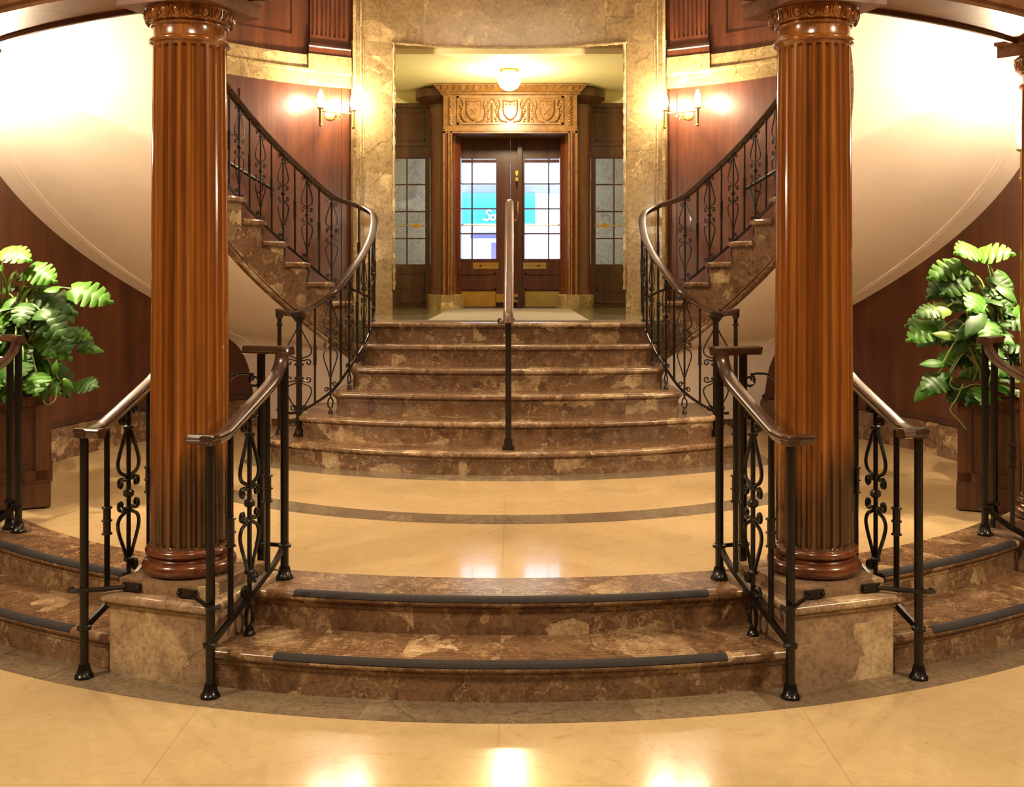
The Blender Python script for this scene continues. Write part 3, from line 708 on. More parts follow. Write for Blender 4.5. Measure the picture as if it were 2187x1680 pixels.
# central handrail
t = thing('centre_handrail', 'copper-brown centre handrail on dark posts dividing the marble staircase', 'handrail', (0.012, 7.19, 0.48))
def cpost(y, z0, z1):
    m_ = MB(); m_.box((0.012, y, (z0+z1)/2), (0.040, 0.040, z1-z0)); m_.box((0.012, y, z0+0.012), (0.082, 0.082, 0.024)); m_.box((0.012, y, z0+0.045), (0.056, 0.056, 0.05))
    m_.build('post', M['iron_up'], t, False)
cpost(7.19, 0.48, 1.37); cpost(8.68, 1.28, 2.16)
def flute(r=0.034):
    return [(r*math.cos(2*PI*i/24)*(1.0 if i % 4 < 2 else 0.9), r*0.95*math.sin(2*PI*i/24)*(1.0 if i % 4 < 2 else 0.9)) for i in range(24)]
m_ = MB(); m_.sweep(cat_rom([(0.012, 7.155, 1.33), (0.012, 7.165, 1.36), (0.012, 7.2, 1.395), (0.012, 7.4, 1.50), (0.012, 8.5, 2.155), (0.012, 8.68, 2.24), (0.012, 8.78, 2.235)], 5), flute(), (1, 0, 0)); m_.build('rail', M['copper'], t, True, 30)
m_ = MB(); m_.tube(cat_rom([(-0.012, 7.165, 1.34), (-0.05, 7.165, 1.33), (-0.055, 7.165, 1.355), (-0.035, 7.165, 1.36)], 4), 0.007, 6); m_.build('curl', M['iron_up'], t, True)

# ------------------------------------------------------------------ apse walls
for s in (-1, 1):
    mb = MB(); revolve(mb, [(RO, -0.05), (RO+0.16, -0.05), (RO+0.16, 5.02), (RO, 5.02)], p2, lin(R_(26), R_(111), 60), s=s)
    struct(mb.build('wall_'+SIDE[s], M['wall_wood'], None, True), 'curved mahogany panelled wall behind the %s flight' % SIDE[s], 'wall')
    # marble string course
    mb = MB(); sg = lin(R_(27), R_(111), 12)
    for i in range(11):
        revolve(mb, [(RO+0.02, 3.415), (RO-0.028, 3.415), (RO-0.028, 3.53), (RO-0.05, 3.545), (RO-0.05, 3.565), (RO-0.03, 3.575), (RO-0.03, 3.69), (RO+0.02, 3.69)], p2, lin(sg[i], sg[i+1], 6), rnd.random(), s=s)
    struct(mb.build('trim_%d' % (4 if s < 0 else 5), M['marble_frame'], None, True), 'horizontal marble band across the wood wall on the %s' % SIDE[s], 'trim')
    # fluted pilaster with marble block
    pil = thing('wood_pilaster', 'shallow fluted wooden pilaster above the marble band beside the door frame, %s side' % SIDE[s], 'pilaster', p2(RO, R_(30.5), 3.6, s), 'fluted pilasters above the band')
    a0, a1 = R_(27.6), R_(34.2)
    mb = MB(); prof_a = []
    aa = lin(a0, a1, 85); rows = []
    for z in (3.80, 3.88, 3.885, 5.0):
        row = []
        for i, a in enumerate(aa):
            u = (i/84)*8.6-0.3; g = 0
            if z > 3.881 and 0 < u < 8 and (u % 1) > 0.62: g = 0.012
            row.append(p2(RO-0.035+g, a, z, s))
        rows.append(row)
    mb.loft(rows, False, False); revolve(mb, [(RO+0.01, 3.79), (RO-0.030, 3.79), (RO-0.030, 5.0), (RO+0.01, 5.0)], p2, [a0, a0+0.0005], s=s); revolve(mb, [(RO+0.01, 3.79), (RO-0.030, 3.79), (RO-0.030, 5.0), (RO+0.01, 5.0)], p2, [a1-0.0005, a1], s=s)
    mb.build('shaft', M['wall_wood'], pil, True, 30)
    mb = MB(); revolve(mb, [(RO+0.01, 3.70), (RO-0.05, 3.70), (RO-0.05, 3.765), (RO-0.06, 3.775), (RO-0.055, 3.79), (RO-0.04, 3.805), (RO+0.01, 3.805)], p2, lin(a0-0.006, a1+0.006, 8), s=s); mb.build('base_moulding', M['wall_wood'], pil, True, 30)
    mb = MB(); revolve(mb, [(RO+0.01, 3.56), (RO-0.058, 3.56), (RO-0.058, 3.70), (RO+0.01, 3.70)], p2, lin(a0-0.008, a1+0.008, 8), s=s); o = mb.build('marble_block', M['marble_frame'], pil, False); o['label'] = 'marble block under the pilaster'
    # raised panel frames in the panelling
    mb = MB()
    def frame(aA, aB, zA, zB, wd=0.011):
        wa = wd/RO
        for x0, x1, y0, y1 in ((aA, aB, zA, zA+wd), (aA, aB, zB-wd, zB), (aA, aA+wa, zA, zB), (aB-wa, aB, zA, zB)):
            revolve(mb, [(RO+0.005, y0), (RO-0.010, y0), (RO-0.010, y1), (RO+0.005, y1)], p2, lin(x0, x1, max(2, int((x1-x0)/0.05)+2)), s=s)
    frame(R_(37), R_(56), 3.86, 4.9); frame(R_(59), R_(80), 3.86, 4.9)
    frame(R_(46), R_(66), 2.9, 3.32); frame(R_(69), R_(90), 3.0, 3.32)
    revolve(mb, [(RO+0.005, 1.3), (RO-0.012, 1.3), (RO-0.012, 3.41), (RO+0.005, 3.41)], p2, lin(R_(27.3), R_(28.6), 3), s=s)
    struct(mb.build('trim_%d' % (6 if s < 0 else 7), M['wall_wood'], None, False), 'raised panel mouldings on the %s wood wall' % SIDE[s], 'trim')
    # skirting
    mb = MB(); sg = lin(R_(43.4), R_(110), 9)
    for i in range(8): revolve(mb, [(RO+0.02, 0.31), (RO-0.04, 0.31), (RO-0.04, 0.53), (RO-0.03, 0.555), (RO+0.02, 0.56)], p2, lin(sg[i], sg[i+1], 8), rnd.random(), s=s)
    mb.loft([[p2(R, a, z, s) for R, z in ((RO-0.02-(RO-RI)*u-0, 0.31), (RO-0.02-(RO-RI)*u, 0.52))] for a, u in ((R_(43.2-8.5*u_), u_) for u_ in lin(0, 1, 14))], False, False, False, 0.3)
    struct(mb.build('baseboard_'+SIDE[s], M['marble'], None, True), 'marble skirting at the foot of the %s curved wall' % SIDE[s], 'baseboard')
    mb = MB()
    revolve(mb, [(RO+0.02, 0.56), (RO-0.025, 0.56), (RO-0.025, 0.585), (RO-0.01, 0.60), (RO+0.02, 0.60)], p2, lin(R_(43.4), R_(110), 60), s=s)
    struct(mb.build('trim_%d' % (8 if s < 0 else 9), M['dark_wood'], None, True), 'thin dark wood moulding on the %s marble skirting' % SIDE[s], 'trim')
    # hall walls and the returns outside the apse
    mb = MB(); e0 = p2(RO, R_(110.5), 0, s); mb.add([(s*x, y, z) for z in (-0.05, 5.02) for x, y in ((3.02, 5.98), (7.0, 5.98), (7.0, 6.15), (3.10, 6.15))], [(0, 1, 2, 3), (4, 5, 6, 7), (0, 1, 5, 4), (1, 2, 6, 5), (2, 3, 7, 6), (3, 0, 4, 7)])
    struct(mb.build('wall_front_'+SIDE[s], M['wall_wood'], None, False), 'wood wall of the hall outside the %s column' % SIDE[s], 'wall')
    mb = MB(); mb.b2(s*7.0, s*7.15, -4, 6.15, -0.05, 5.02); struct(mb.build('wall_side_'+SIDE[s], M['wall_wood'], None, False), 'side wall of the hall, %s' % SIDE[s], 'wall')
mb = MB(); mb.b2(-7.1, 7.1, -4.15, -4, -0.05, 5.02); struct(mb.build('wall_rear', M['wall_wood'], None, False), 'wood panelled wall of the hall behind the viewer', 'wall')
mb = MB(); mb.b2(-7.15, 7.15, -4.15, 14.35, 5.0, 5.15); struct(mb.build('ceiling', M['plaster'], None, False), 'pale high ceiling over hall and stairwell', 'ceiling')

# ------------------------------------------------------------------ marble door frame
ds = thing('marble_door_frame', 'tall veined yellow marble door frame around the entrance vestibule', 'door frame', (0, 10.2, 1.28))
RF = 3.20; aI, aO = math.asin(1.115/RF), math.asin(1.45/RF)
for s in (-1, 1):
    mb = MB(); zz = [1.2785, 1.56, 2.35, 3.84]
    revolve(mb, [(RF-0.012, 1.2785), (RO+0.2, 1.2785), (RO+0.2, 1.50), (RF-0.012, 1.50)], p2, lin(aI-0.001, aO, 6), 0.6, True, s=s)
    revolve(mb, [(RF, 1.50), (RO+0.2, 1.50), (RO+0.2, 3.87), (RF, 3.87)], p2, lin(aI, aO, 6), rnd.random()*0.3, True, s=s)
    j = mb.build('jamb', M['marble_frame'], ds, True, 30)
    mb = MB()
    for da, rr in ((0.0, 0.016), (-0.020, 0.008)): mb.tube([p2(RF-0.004, aO+da, z, s) for z in (1.30, 5.0)], rr, 8)
    mb.tube([p2(RF-0.002, aO-0.028, 1.52, s), p2(RF-0.002, aO-0.028, 3.87, s)], 0.004, 6)
    mb.build('edge_bead', M['marble_frame'], j, True)
mb = MB(); sg = [-aO, -0.26, -0.11, 0.05, 0.19, aO]
for i in range(5):
    revolve(mb, [(RF, 3.87), (3.45, 3.87), (3.45, 5.0), (RF, 5.0)], p2, lin(sg[i], sg[i+1], 7), rnd.random())
mb.build('lintel', M['marble_frame'], ds, True, 30)
mb = MB(); path = [Vector(p2(RF-0.002, aI-0.006, z, -1)) for z in lin(1.52, 3.86, 90)]+[Vector(p2(RF-0.002, a, 3.866)) for a in lin(-aI, aI, 84)]+[Vector(p2(RF-0.002, aI-0.006, z)) for z in lin(3.86, 1.52, 90)]
rows = []
for i, q in enumerate(path):
    tt = (path[min(i+1, len(path)-1)]-path[max(i-1, 0)]).normalized(); nn = Vector((0, -1, 0)); nn = (nn-tt*nn.dot(tt)).normalized(); bb = tt.cross(nn)
    ph = i*1.35
    rows.append([q+(nn*math.cos(2*PI*k/8)+bb*math.sin(2*PI*k/8))*(0.013+0.0032*math.cos(2*2*PI*k/8+ph)) for k in range(8)])
mb.loft(rows, True, True); mb.build('rope_moulding', M['marble_frame'], ds, True)

# ------------------------------------------------------------------ vestibule
YD = 12.5
for s in (-1, 1):
    mb = MB(); mb.b2(s*1.75, s*1.87, 10.3, 14.3, 1.1, 5.02); struct(mb.build('wall_vestibule_'+SIDE[s], M['ceil'], None, False), '%s side wall of the vestibule' % SIDE[s], 'wall')
    mb = MB(); mb.b2(s*1.40, s*1.87, 10.25, 10.45, 1.1, 5.02); struct(mb.build('wall_return_'+SIDE[s], M['ceil'], None, False), 'return wall behind the %s jamb of the marble frame' % SIDE[s], 'wall')
mb = MB(); mb.b2(-1.8, 1.8, 10.42, 14.3, 3.815, 3.95); struct(mb.build('ceiling.001', M['ceil'], None, False), 'cream ceiling of the entrance vestibule', 'ceiling')
mb = MB(); mb.b2(-1.8, 1.8, YD+0.02, YD+0.14, 3.665, 3.82); struct(mb.build('wall_back', M['ceil'], None, False), 'cream wall strip above the dark wood door screen', 'wall')
def panel_frame(mb, x0, x1, z0, z1, y, wd=0.018, dp=0.012):
    mb.b2(x0, x1, y-dp, y+0.005, z0, z0+wd); mb.b2(x0, x1, y-dp, y+0.005, z1-wd, z1); mb.b2(x0, x0+wd, y-dp, y+0.005, z0, z1); mb.b2(x1-wd, x1, y-dp, y+0.005, z0, z1)
for s, nm in ((-1, 1), (1, 2)):
    xa, xb = 0.985, 1.44
    mb = MB(); X = lambda v: s*v
    mb.b2(X(0.66), X(1.75), YD, YD+0.08, 3.04, 3.67); mb.b2(X(0.66), X(1.75), YD, YD+0.08, 1.2785, 1.775)
    mb.b2(X(0.86), X(xa), YD, YD+0.08, 1.775, 3.04); mb.b2(X(xb), X(1.75), YD, YD+0.08, 1.775, 3.04)
    mb.b2(X(0.86), X(1.75), YD-0.02, YD, 3.17, 3.20); mb.b2(X(0.86), X(1.75), YD-0.035, YD, 3.62, 3.67)
    for z0, z1 in ((1.33, 1.49), (1.51, 1.70), (3.23, 3.58)):
        x0, x1 = sorted((X(1.00), X(1.42))); panel_frame(mb, x0, x1, z0, z1, YD)
    sw = mb.build('wall_screen_'+SIDE[s], M['dark_wood'], None, False); struct(sw, 'dark wood screen %s of the entrance doors' % SIDE[s], 'wall')
    wt = thing('window_%d' % nm, 'leaded eight-pane sidelight %s of the entrance doors' % SIDE[s], 'window', (X((xa+xb)/2), YD, 1.775)); wt['kind'] = 'structure'
    mb = MB(); zs = lin(1.775, 3.04, 5)
    for z in zs[1:-1]: mb.b2(X(xa), X(xb), YD+0.02, YD+0.045, z-0.008, z+0.008)
    mb.b2(X((xa+xb)/2-0.009), X((xa+xb)/2+0.009), YD+0.018, YD+0.047, 1.775, 3.04)
    x0, x1 = sorted((X(xa), X(xb))); panel_frame(mb, x0, x1, 1.775, 3.04, YD+0.03, 0.014, 0.02); mb.build('glazing_bars', M['dark_wood'], wt, False)
    for i in range(4):
        for c in (0, 1):
            mb = MB(); xm = (xa+xb)/2; l, r = ((xa, xm-0.009), (xm+0.009, xb))[c]; mb.b2(X(l), X(r), YD+0.030, YD+0.034, zs[i]+0.008, zs[i+1]-0.008); mb.build('pane', M['glass'], wt, False)
    mb = MB(); mb.tube([(X(xa), YD-0.01, 2.24), (X(xb), YD-0.01, 2.24)], 0.007, 8); c = X(1.10)
    mb.tube([(c, YD-0.018, 2.24), (c, YD-0.004, 2.24)], 0.034, 14); mb.b2(c-0.05, c+0.05, YD-0.016, YD-0.006, 2.225, 2.255); o = mb.build('push_bar', M['brass'], wt, True); o['label'] = 'brass bar with a round boss'
# portal
por = thing('carved_portal', 'carved oak portal with shields and cornice around the entrance doors', 'portal', (0, 12.1, 1.28))
YP = 12.05
for s in (-1, 1):
    X = lambda v: s*v
    mb = MB(); mb.b2(X(0.655), X(0.76), YP, YD+0.02, 1.44, 3.33); dpost = mb.build('door_post', M['red_wood'], por, False)
    mb = MB(); mb.b2(X(0.655), X(0.675), YP-0.012, YP, 1.44, 3.28); mb.b2(X(0.682), X(0.70), YP-0.018, YP, 1.44, 3.30); mb.b2(X(0.735), X(0.76), YP-0.012, YP, 1.44, 3.31); o = mb.build('post_moulding', M['gold_wood'], dpost, False); o['label'] = 'golden moulding strips on the door post'
    mb = MB(); mb.b2(X(0.645), X(0.78), YP-0.025, YP+0.2, 1.2785, 1.44); mb.lathe([(0, 1.2785), (0.215, 1.2785), (0.215, 1.43), (0.205, 1.44), (0, 1.44)], (X(0.755), 12.42), 28)
    o = mb.build('plinth_block', M['marble_frame'], por, False); o['label'] = 'yellow stone plinth block'
    mb = MB(); mb.lathe([(0, 1.44), (0.195, 1.44), (0.195, 1.5), (0.185, 1.51), (0.185, 3.50), (0.2, 3.54), (0.205, 3.56), (0.205, 3.60), (0, 3.60)], (X(0.755), 12.42), 36)
    o = mb.build('rounded_flank', M['red_wood'], por, True, 30); o['label'] = 'rounded mahogany flank'
    mb = MB(); mb.lathe([(0, 3.59), (0.205, 3.59), (0.215, 3.62), (0.25, 3.645), (0.33, 3.69), (0.345, 3.70), (0.345, 3.79), (0, 3.79)], (X(0.755), 12.42), 40); o2 = mb.build('flank_cornice', M['dark_wood'], o, True, 30); o2['label'] = 'dark disc-shaped cornice'
mb = MB()
for i, (w0, z0, z1) in enumerate(((0.0, 3.262, 3.285), (0.012, 3.285, 3.30), (0.0, 3.30, 3.335))): mb.b2(-0.76, 0.76, YP-0.012-w0, YD, z0, z1)
mb.build('head_moulding', M['gold_wood'], por, False)
mb = MB(); mb.b2(-0.755, 0.755, YP, YD+0.02, 3.335, 3.70); panel_frame(mb, -0.60, 0.60, 3.36, 3.68, YP, 0.022, 0.016); fz = mb.build('frieze', M['gold_wood'], por, False)
mb = MB()
for cx in (-0.41, 0.0, 0.41):
    # shield
    out = [(-0.085, 0.115), (0.0, 0.098), (0.085, 0.115), (0.088, 0.0), (0.075, -0.06), (0.04, -0.105), (0.0, -0.125), (-0.04, -0.105), (-0.075, -0.06), (-0.088, 0.0)]
    rows = [[(cx+x*q, YP-d_, 3.525+z*q) for x, z in out] for q, d_ in ((1.0, 0.0), (1.0, 0.018), (0.86, 0.026), (0.82, 0.018))]
    mb.loft(rows, True, True)
    for a in (PI/4, -PI/4):
        if cx: mb.tube([(cx-0.045*math.cos(a), YP-0.022, 3.50-0.045*math.sin(a)), (cx+0.045*math.cos(a), YP-0.022, 3.50+0.045*math.sin(a))], 0.007, 6)
    for x in (-0.045, 0, 0.045): mb.ball((cx+x, YP-0.02, 3.585), 0.010, 8)
    for sx in (-1, 1):
        # foliage scrolls beside the shield
        mb.tube(cat_rom([(cx+sx*0.03, YP-0.012, 3.385), (cx+sx*0.11, YP-0.018, 3.41), (cx+sx*0.135, YP-0.02, 3.50), (cx+sx*0.115, YP-0.018, 3.58), (cx+sx*0.135, YP-0.014, 3.635)], 4), [0.012]*8+[0.009]*9, 6)
        for k in range(8):
            z = 3.40+k*0.031; mb.ball((cx+sx*(0.155+0.014*math.sin(k*2.1)), YP-0.006, z), 0.015, 8, 1, 0.9, 1.2)
for x in (-0.205, 0.205):
    mb.tube([(x, YP-0.012, 3.385), (x, YP-0.012, 3.60)], 0.012, 8)
    for cx in (x-0.0,):
        mb.tube([(cx+0.03*math.cos(a), YP-0.010, 3.60+0.045*math.sin(a)) for a in lin(0, PI, 9)], 0.008, 6)
mb.build('shield_carving', M['gold_wood'], fz, True)
mb = MB()
for s in (-1, 1):
    for k in range(10):
        z = 3.365+k*0.032; mb.ball((s*0.675+0.006*(-1)**k, YP-0.004, z), 0.019, 8, 1.0, 0.8, 1.25)
        mb.tube([(s*0.675-0.02, YP-0.012, z-0.015), (s*0.675, YP-0.024, z), (s*0.675+0.02, YP-0.012, z+0.015)], 0.005, 5)
mb.build('leaf_carving', M['gold_wood'], fz, True)
mb = MB(); rows = []
for o, z in ((0.0, 3.69), (0.02, 3.70), (0.02, 3.722), (0.035, 3.73), (0.05, 3.745), (0.085, 3.785), (0.10, 3.79), (0.10, 3.806)):
    rows.append([(-0.765-o, YD, z), (-0.765-o, YP-o, z), (0.765+o, YP-o, z), (0.765+o, YD, z)])
mb.loft(rows, True, True); cn = mb.build('cornice', M['gold_wood'], por, False)
mb = MB()
for k in range(58): mb.b2(-0.76+k*0.0265, -0.76+k*0.0265+0.016, YP-0.032, YP-0.018, 3.703, 3.72)
for k in range(22):
    x = -0.77+k*0.0733; mb.tube(cat_rom([(x-0.02, YP-0.052, 3.745), (x, YP-0.072, 3.757), (x+0.005, YP-0.088, 3.778), (x+0.03, YP-0.088, 3.783)], 3), 0.007, 5)
mb.build('cornice_carving', M['gold_wood'], cn, True)
# doors
def leaf(s, nm, label):
    X = lambda v: s*v; Y = YD+0.06
    t = thing('door_%d' % nm, label, 'door', (X(0.43), Y, 1.2785)); t['kind'] = 'structure'
    x0, x1 = 0.0004, 0.875; ga, gb = 0.168, 0.735
    mb = MB(); mb.b2(X(x0), X(ga), Y, Y+0.05, 1.279, 3.40); mb.b2(X(gb), X(x1), Y, Y+0.05, 1.279, 3.40); mb.b2(X(ga), X(gb), Y, Y+0.05, 3.03, 3.40); mb.b2(X(ga), X(gb), Y, Y+0.05, 1.279, 1.856)
    a, b_ = sorted((X(ga+0.0), X(gb))); panel_frame(mb, a, b_, 1.49, 1.69, Y, 0.02, 0.012); mb.build('leaf', M['door_wood'], t, False)
    zs = lin(1.856, 3.03, 5); xm = (ga+gb)/2
    mb = MB()
    for z in zs[1:-1]: mb.b2(X(ga), X(gb), Y+0.012, Y+0.035, z-0.008, z+0.008)
    mb.b2(X(xm-0.009), X(xm+0.009), Y+0.01, Y+0.037, 1.856, 3.03); mb.build('glazing_bars', M['dark_wood'], t, False)
    for i in range(4):
        for l, r in ((ga, xm-0.009), (xm+0.009, gb)):
            mb = MB(); mb.b2(X(l), X(r), Y+0.022, Y+0.026, zs[i]+0.008, zs[i+1]-0.008); mb.build('pane', M['glass'], t, False)
    mb = MB(); mb.b2(X(0.175), X(0.735), Y-0.004, Y, 1.29, 1.47); mb.build('kick_plate', M['brass'] if s < 0 else M['brass_dull'], t, False)
    l, r = (0.14, 0.44) if s < 0 else (0.15, 0.42)
    mb = MB(); mb.b2(X(l), X(r), Y-0.006, Y, 1.735, 1.81); ml = mb.build('mail_slot', M['brass'] if s < 0 else M['brass_dull'], t, False)
    mb = MB(); mb.b2(X(l+0.02), X(r-0.02), Y-0.008, Y-0.004, 1.778, 1.781); c = X(r-0.09); mb.b2(c-0.012, c+0.012, Y-0.010, Y-0.004, 1.762, 1.782); mb.build('slot_flap', M['black'], ml, False)
    mb = MB(); mb.tube([(X(ga), Y-0.012, 2.25), (X(gb), Y-0.012, 2.25)], 0.006, 8); c = X(0.62); mb.tube([(c, Y-0.02, 2.25), (c, Y-0.006, 2.25)], 0.040, 14); mb.b2(c-0.06, c+0.06, Y-0.017, Y-0.009, 2.237, 2.263); mb.build('push_bar', M['brass'], t, True)
    return t, Y
d1, Y = leaf(-1, 1, 'left leaf of the mahogany entrance doors with glazed upper half')
d2, Y = leaf(1, 2, 'right leaf of the entrance doors, darker, with lock chain on its edge')
mb = MB(); mb.b2(0.085, 0.135, Y-0.11, Y, 1.29, 3.30); o = mb.build('meeting_edge', M['dark_wood'], d2, False)
mb = MB(); mb.ball((0.075, Y-0.12, 2.82), 0.018, 10); mb.ball((0.03, Y-0.12, 2.30), 0.02, 10); mb.ball((0.065, Y-0.12, 2.30), 0.012, 8); mb.tube(cat_rom([(0.09, Y-0.115, 2.52), (0.088, Y-0.13, 2.42), (0.09, Y-0.13, 2.36), (0.07, Y-0.118, 2.31)], 4), 0.006, 6); mb.b2(0.06, 0.09, Y-0.114, Y-0.108, 2.76, 2.88); mb.build('lock_fittings', M['brass'], d2, True)
mb = MB(); mb.b2(-0.165, 0.115, Y-0.055, Y-0.0, 1.345, 1.44); bx = mb.build('floor_lock_box', M['brass'], d1, False)
mb = MB()
for c in (-0.055, 0.07): mb.b2(c-0.035, c+0.035, Y-0.058, Y-0.054, 1.395, 1.407); mb.b2(c-0.02, c+0.02, Y-0.058, Y-0.054, 1.375, 1.395)
mb.build('keyhole_plate', M['black'], bx, False)
# outer vestibule wall and its opening
for s in (-1, 1):
    mb = MB(); mb.b2(s*0.80, s*1.8, 14.2, 14.35, 1.1, 3.9); struct(mb.build('wall_outer_'+SIDE[s], M['marble_grey'], None, False), 'grey marble wall beyond the %s sidelight' % SIDE[s], 'wall')
    mb = MB(); mb.b2(s*0.67, s*0.80, 14.12, 14.35, 1.1, 3.2); mb.b2(s*0.655, s*0.67, 14.16, 14.33, 1.1, 3.17); struct(mb.build('trim_%d' % (10 if s < 0 else 11), M['dark_wood'], None, False), 'dark post of the outer doorway, %s' % SIDE[s], 'trim')
mb = MB(); mb.b2(-0.80, 0.80, 14.2, 14.35, 3.2, 3.9); struct(mb.build('wall_outer_head', M['marble_frame'], None, False), 'beige head over the outer doorway', 'wall')
mb = MB(); mb.b2(-0.67, 0.67, 14.16, 14.33, 3.155, 3.2); struct(mb.build('trim_12', M['dark_wood'], None, False), 'dark rail at the top of the outer doorway', 'trim')
mb = MB(); mb.b2(-1.8, 1.8, 14.2, 14.35, 3.9, 5.02); mb.b2(-1.9, 1.9, 10.3, 14.35, 4.98, 5.05); struct(mb.build('wall_outer_top', M['plaster'], None, False), 'wall above the vestibule', 'wall')

# ------------------------------------------------------------------ street outside
mb = MB(); mb.b2(-30, 30, 14.35, 40, 1.0, 1.15); struct(mb.build('street_pavement', M['white_paint'], None, False), 'pale street outside the entrance doors', 'street')
fa = thing('street_building', 'bright white building across the street seen through the doors', 'building', (0, 30, 1.15))
mb = MB(); mb.b2(-14, 14, 30, 32, 1.15, 14); mb.build('facade', M['white_paint'], fa, False)
mb = MB(); mb.b2(-2.2, 1.5, 29.9, 30, 4.0, 4.22); mb.build('ledge', M['slate'], fa, False)
mb = MB(); mb.b2(-1.15, 0.2, 29.93, 30, 1.2, 2.75); wn = mb.build('shop_window', M['white_paint'], fa, False)
mb = MB(); mb.b2(-1.2, 0.25, 29.9, 29.94, 2.72, 2.85); mb.b2(-0.05, 0.25, 29.9, 29.94, 1.3, 2.72); mb.b2(-0.62, -0.45, 29.91, 29.94, 1.5, 2.6); mb.build('window_frame', M['lav'], wn, False)
aw = thing('street_awning', 'blue cloth awning with white script over the shop across the street', 'awning', (-0.4, 29.3, 3.07))
def aw_prof(x): return [(x, 28.6, 3.07)]+[(x, 28.6+1.4*(1-math.cos(i/10*PI/2)), 3.59+0.40*math.sin(i/10*PI/2)) for i in range(11)]
mb = MB(); prs = [aw_prof(x) for x in lin(-1.40, 0.59, 8)]
mb.loft(prs, False, False)
for x in (-1.40, 0.59):
    pr = aw_prof(x)+[(x, 30.0, 3.07)]; mb.add(pr, [tuple(range(len(pr)))])
canopy = mb.build('canopy', M['teal'], aw, False)
mb = MB()
def script(pts, ox, oz, sc_): mb.tube(cat_rom([(ox+x*sc_, 28.57, oz+z*sc_) for x, z in pts], 4), 0.026, 6)
script([(0.75, 0.9), (0.5, 1.0), (0.3, 0.8), (0.5, 0.55), (0.6, 0.3), (0.3, 0.05), (0.0, 0.2)], -0.80, 3.14, 0.285)
script([(0.95, 0.55), (0.75, 0.5), (0.7, 0.2), (0.9, 0.08), (1.1, 0.25), (1.05, 0.5), (0.95, 0.55), (1.3, 0.5)], -0.80, 3.14, 0.285)
o = mb.build('script_lettering', M['white_paint'], canopy, True); o['label'] = 'white cursive letters'

# ------------------------------------------------------------------ lamps
def sconce(c, label, out, power, reach=0.10):
    # c: wall point at arm height, out: horizontal direction away from the wall
    c = Vector(c); out = Vector(out).normalized(); sd = Vector((-out.y, out.x, 0))
    t = thing('wall_sconce', label, 'wall lamp', c, 'twin-candle wall sconces')
    B = M['brass_dull']; f = c+out*reach
    mb = MB(); mb.lathe([(0, -0.0), (0.05, 0), (0.05, 0.012), (0.03, 0.02), (0, 0.02)], (0, 0), 20)
    rot = out.to_track_quat('Z', 'Y').to_matrix(); mb.v = [tuple(c+rot @ Vector(p)) for p in mb.v]; mb.build('backplate', B, t, True)
    mb = MB(); mb.tube(cat_rom([c, c+out*0.05+Vector((0, 0, -0.05)), f+Vector((0, 0, -0.035)), f], 4), 0.007, 6)
    mb.tube([f-sd*0.16, f+sd*0.16], 0.006, 6); curl(mb, f+sd*0.02+Vector((0, 0, -0.045)), sd, 0.03, 0.006); curl(mb, f-sd*0.02+Vector((0, 0, -0.045)), sd, 0.03, 0.006, -1)
    mb.build('arm', B, t, True)
    for k in (-1, 1):
        q = f+sd*k*0.16
        mb = MB(); mb.tube([q+Vector((0, 0, -0.12)), q+Vector((0, 0, 0.03))], 0.013, 10); mb.lathe([(0, q.z-0.145), (0.016, q.z-0.135), (0.02, q.z-0.125), (0.013, q.z-0.115)], (q.x, q.y), 10); mb.lathe([(0.013, q.z+0.02), (0.032, q.z+0.03), (0.03, q.z+0.036), (0, q.z+0.036)], (q.x, q.y), 12)
        h = mb.build('candle_holder', B, t, True)
        mb = MB(); mb.lathe([(0, q.z+0.037), (0.014, q.z+0.04), (0.03, q.z+0.075), (0.033, q.z+0.10), (0.025, q.z+0.15), (0.010, q.z+0.19), (0, q.z+0.20)], (q.x, q.y), 14); mb.build('lamp_bulb', M['bulb'], h, True)
        point('candle_light', q+out*0.005+Vector((0, 0, 0.11)), power, WARM, 0.035)
for s in (-1, 1):
    a = R_(30.6); q = p2(RO, a, 3.155, s); sconce(q, 'brass twin-candle sconce on the wood wall just %s of the marble frame' % SIDE[s], (-s*math.sin(a), -math.cos(a), 0), 520, 0.19)
for s in (-1, 1):
    q = p1(3.97-0.155, s*COL3S[s], 2.24); sconce((s*2.97, 5.70, 2.30), 'brass twin-candle sconce behind the far %s column' % SIDE[s], (0, 1, 0), 900)
t = thing('ceiling_lamp', 'glowing round lamp under the vestibule ceiling above the carved portal', 'lamp', (-0.005, 11.2, 3.815))
mb = MB(); mb.lathe([(0, 3.815), (0.10, 3.815), (0.10, 3.80), (0.085, 3.785), (0, 3.785)], (-0.005, 11.2), 24); mb.build('ceiling_plate', M['brass_dull'], t, True)
mb = MB(); mb.lathe([(0.075, 3.785)]+[(0.12*math.sin(a), 3.70-0.105*math.cos(a)) for a in lin(2.5, 0, 12)], (-0.005, 11.2), 24); mb.build('glass_globe', M['bulb'], t, True)
point('vestibule_light', (-0.005, 11.2, 3.55), 85, (1.0, 0.82, 0.46), 0.08)

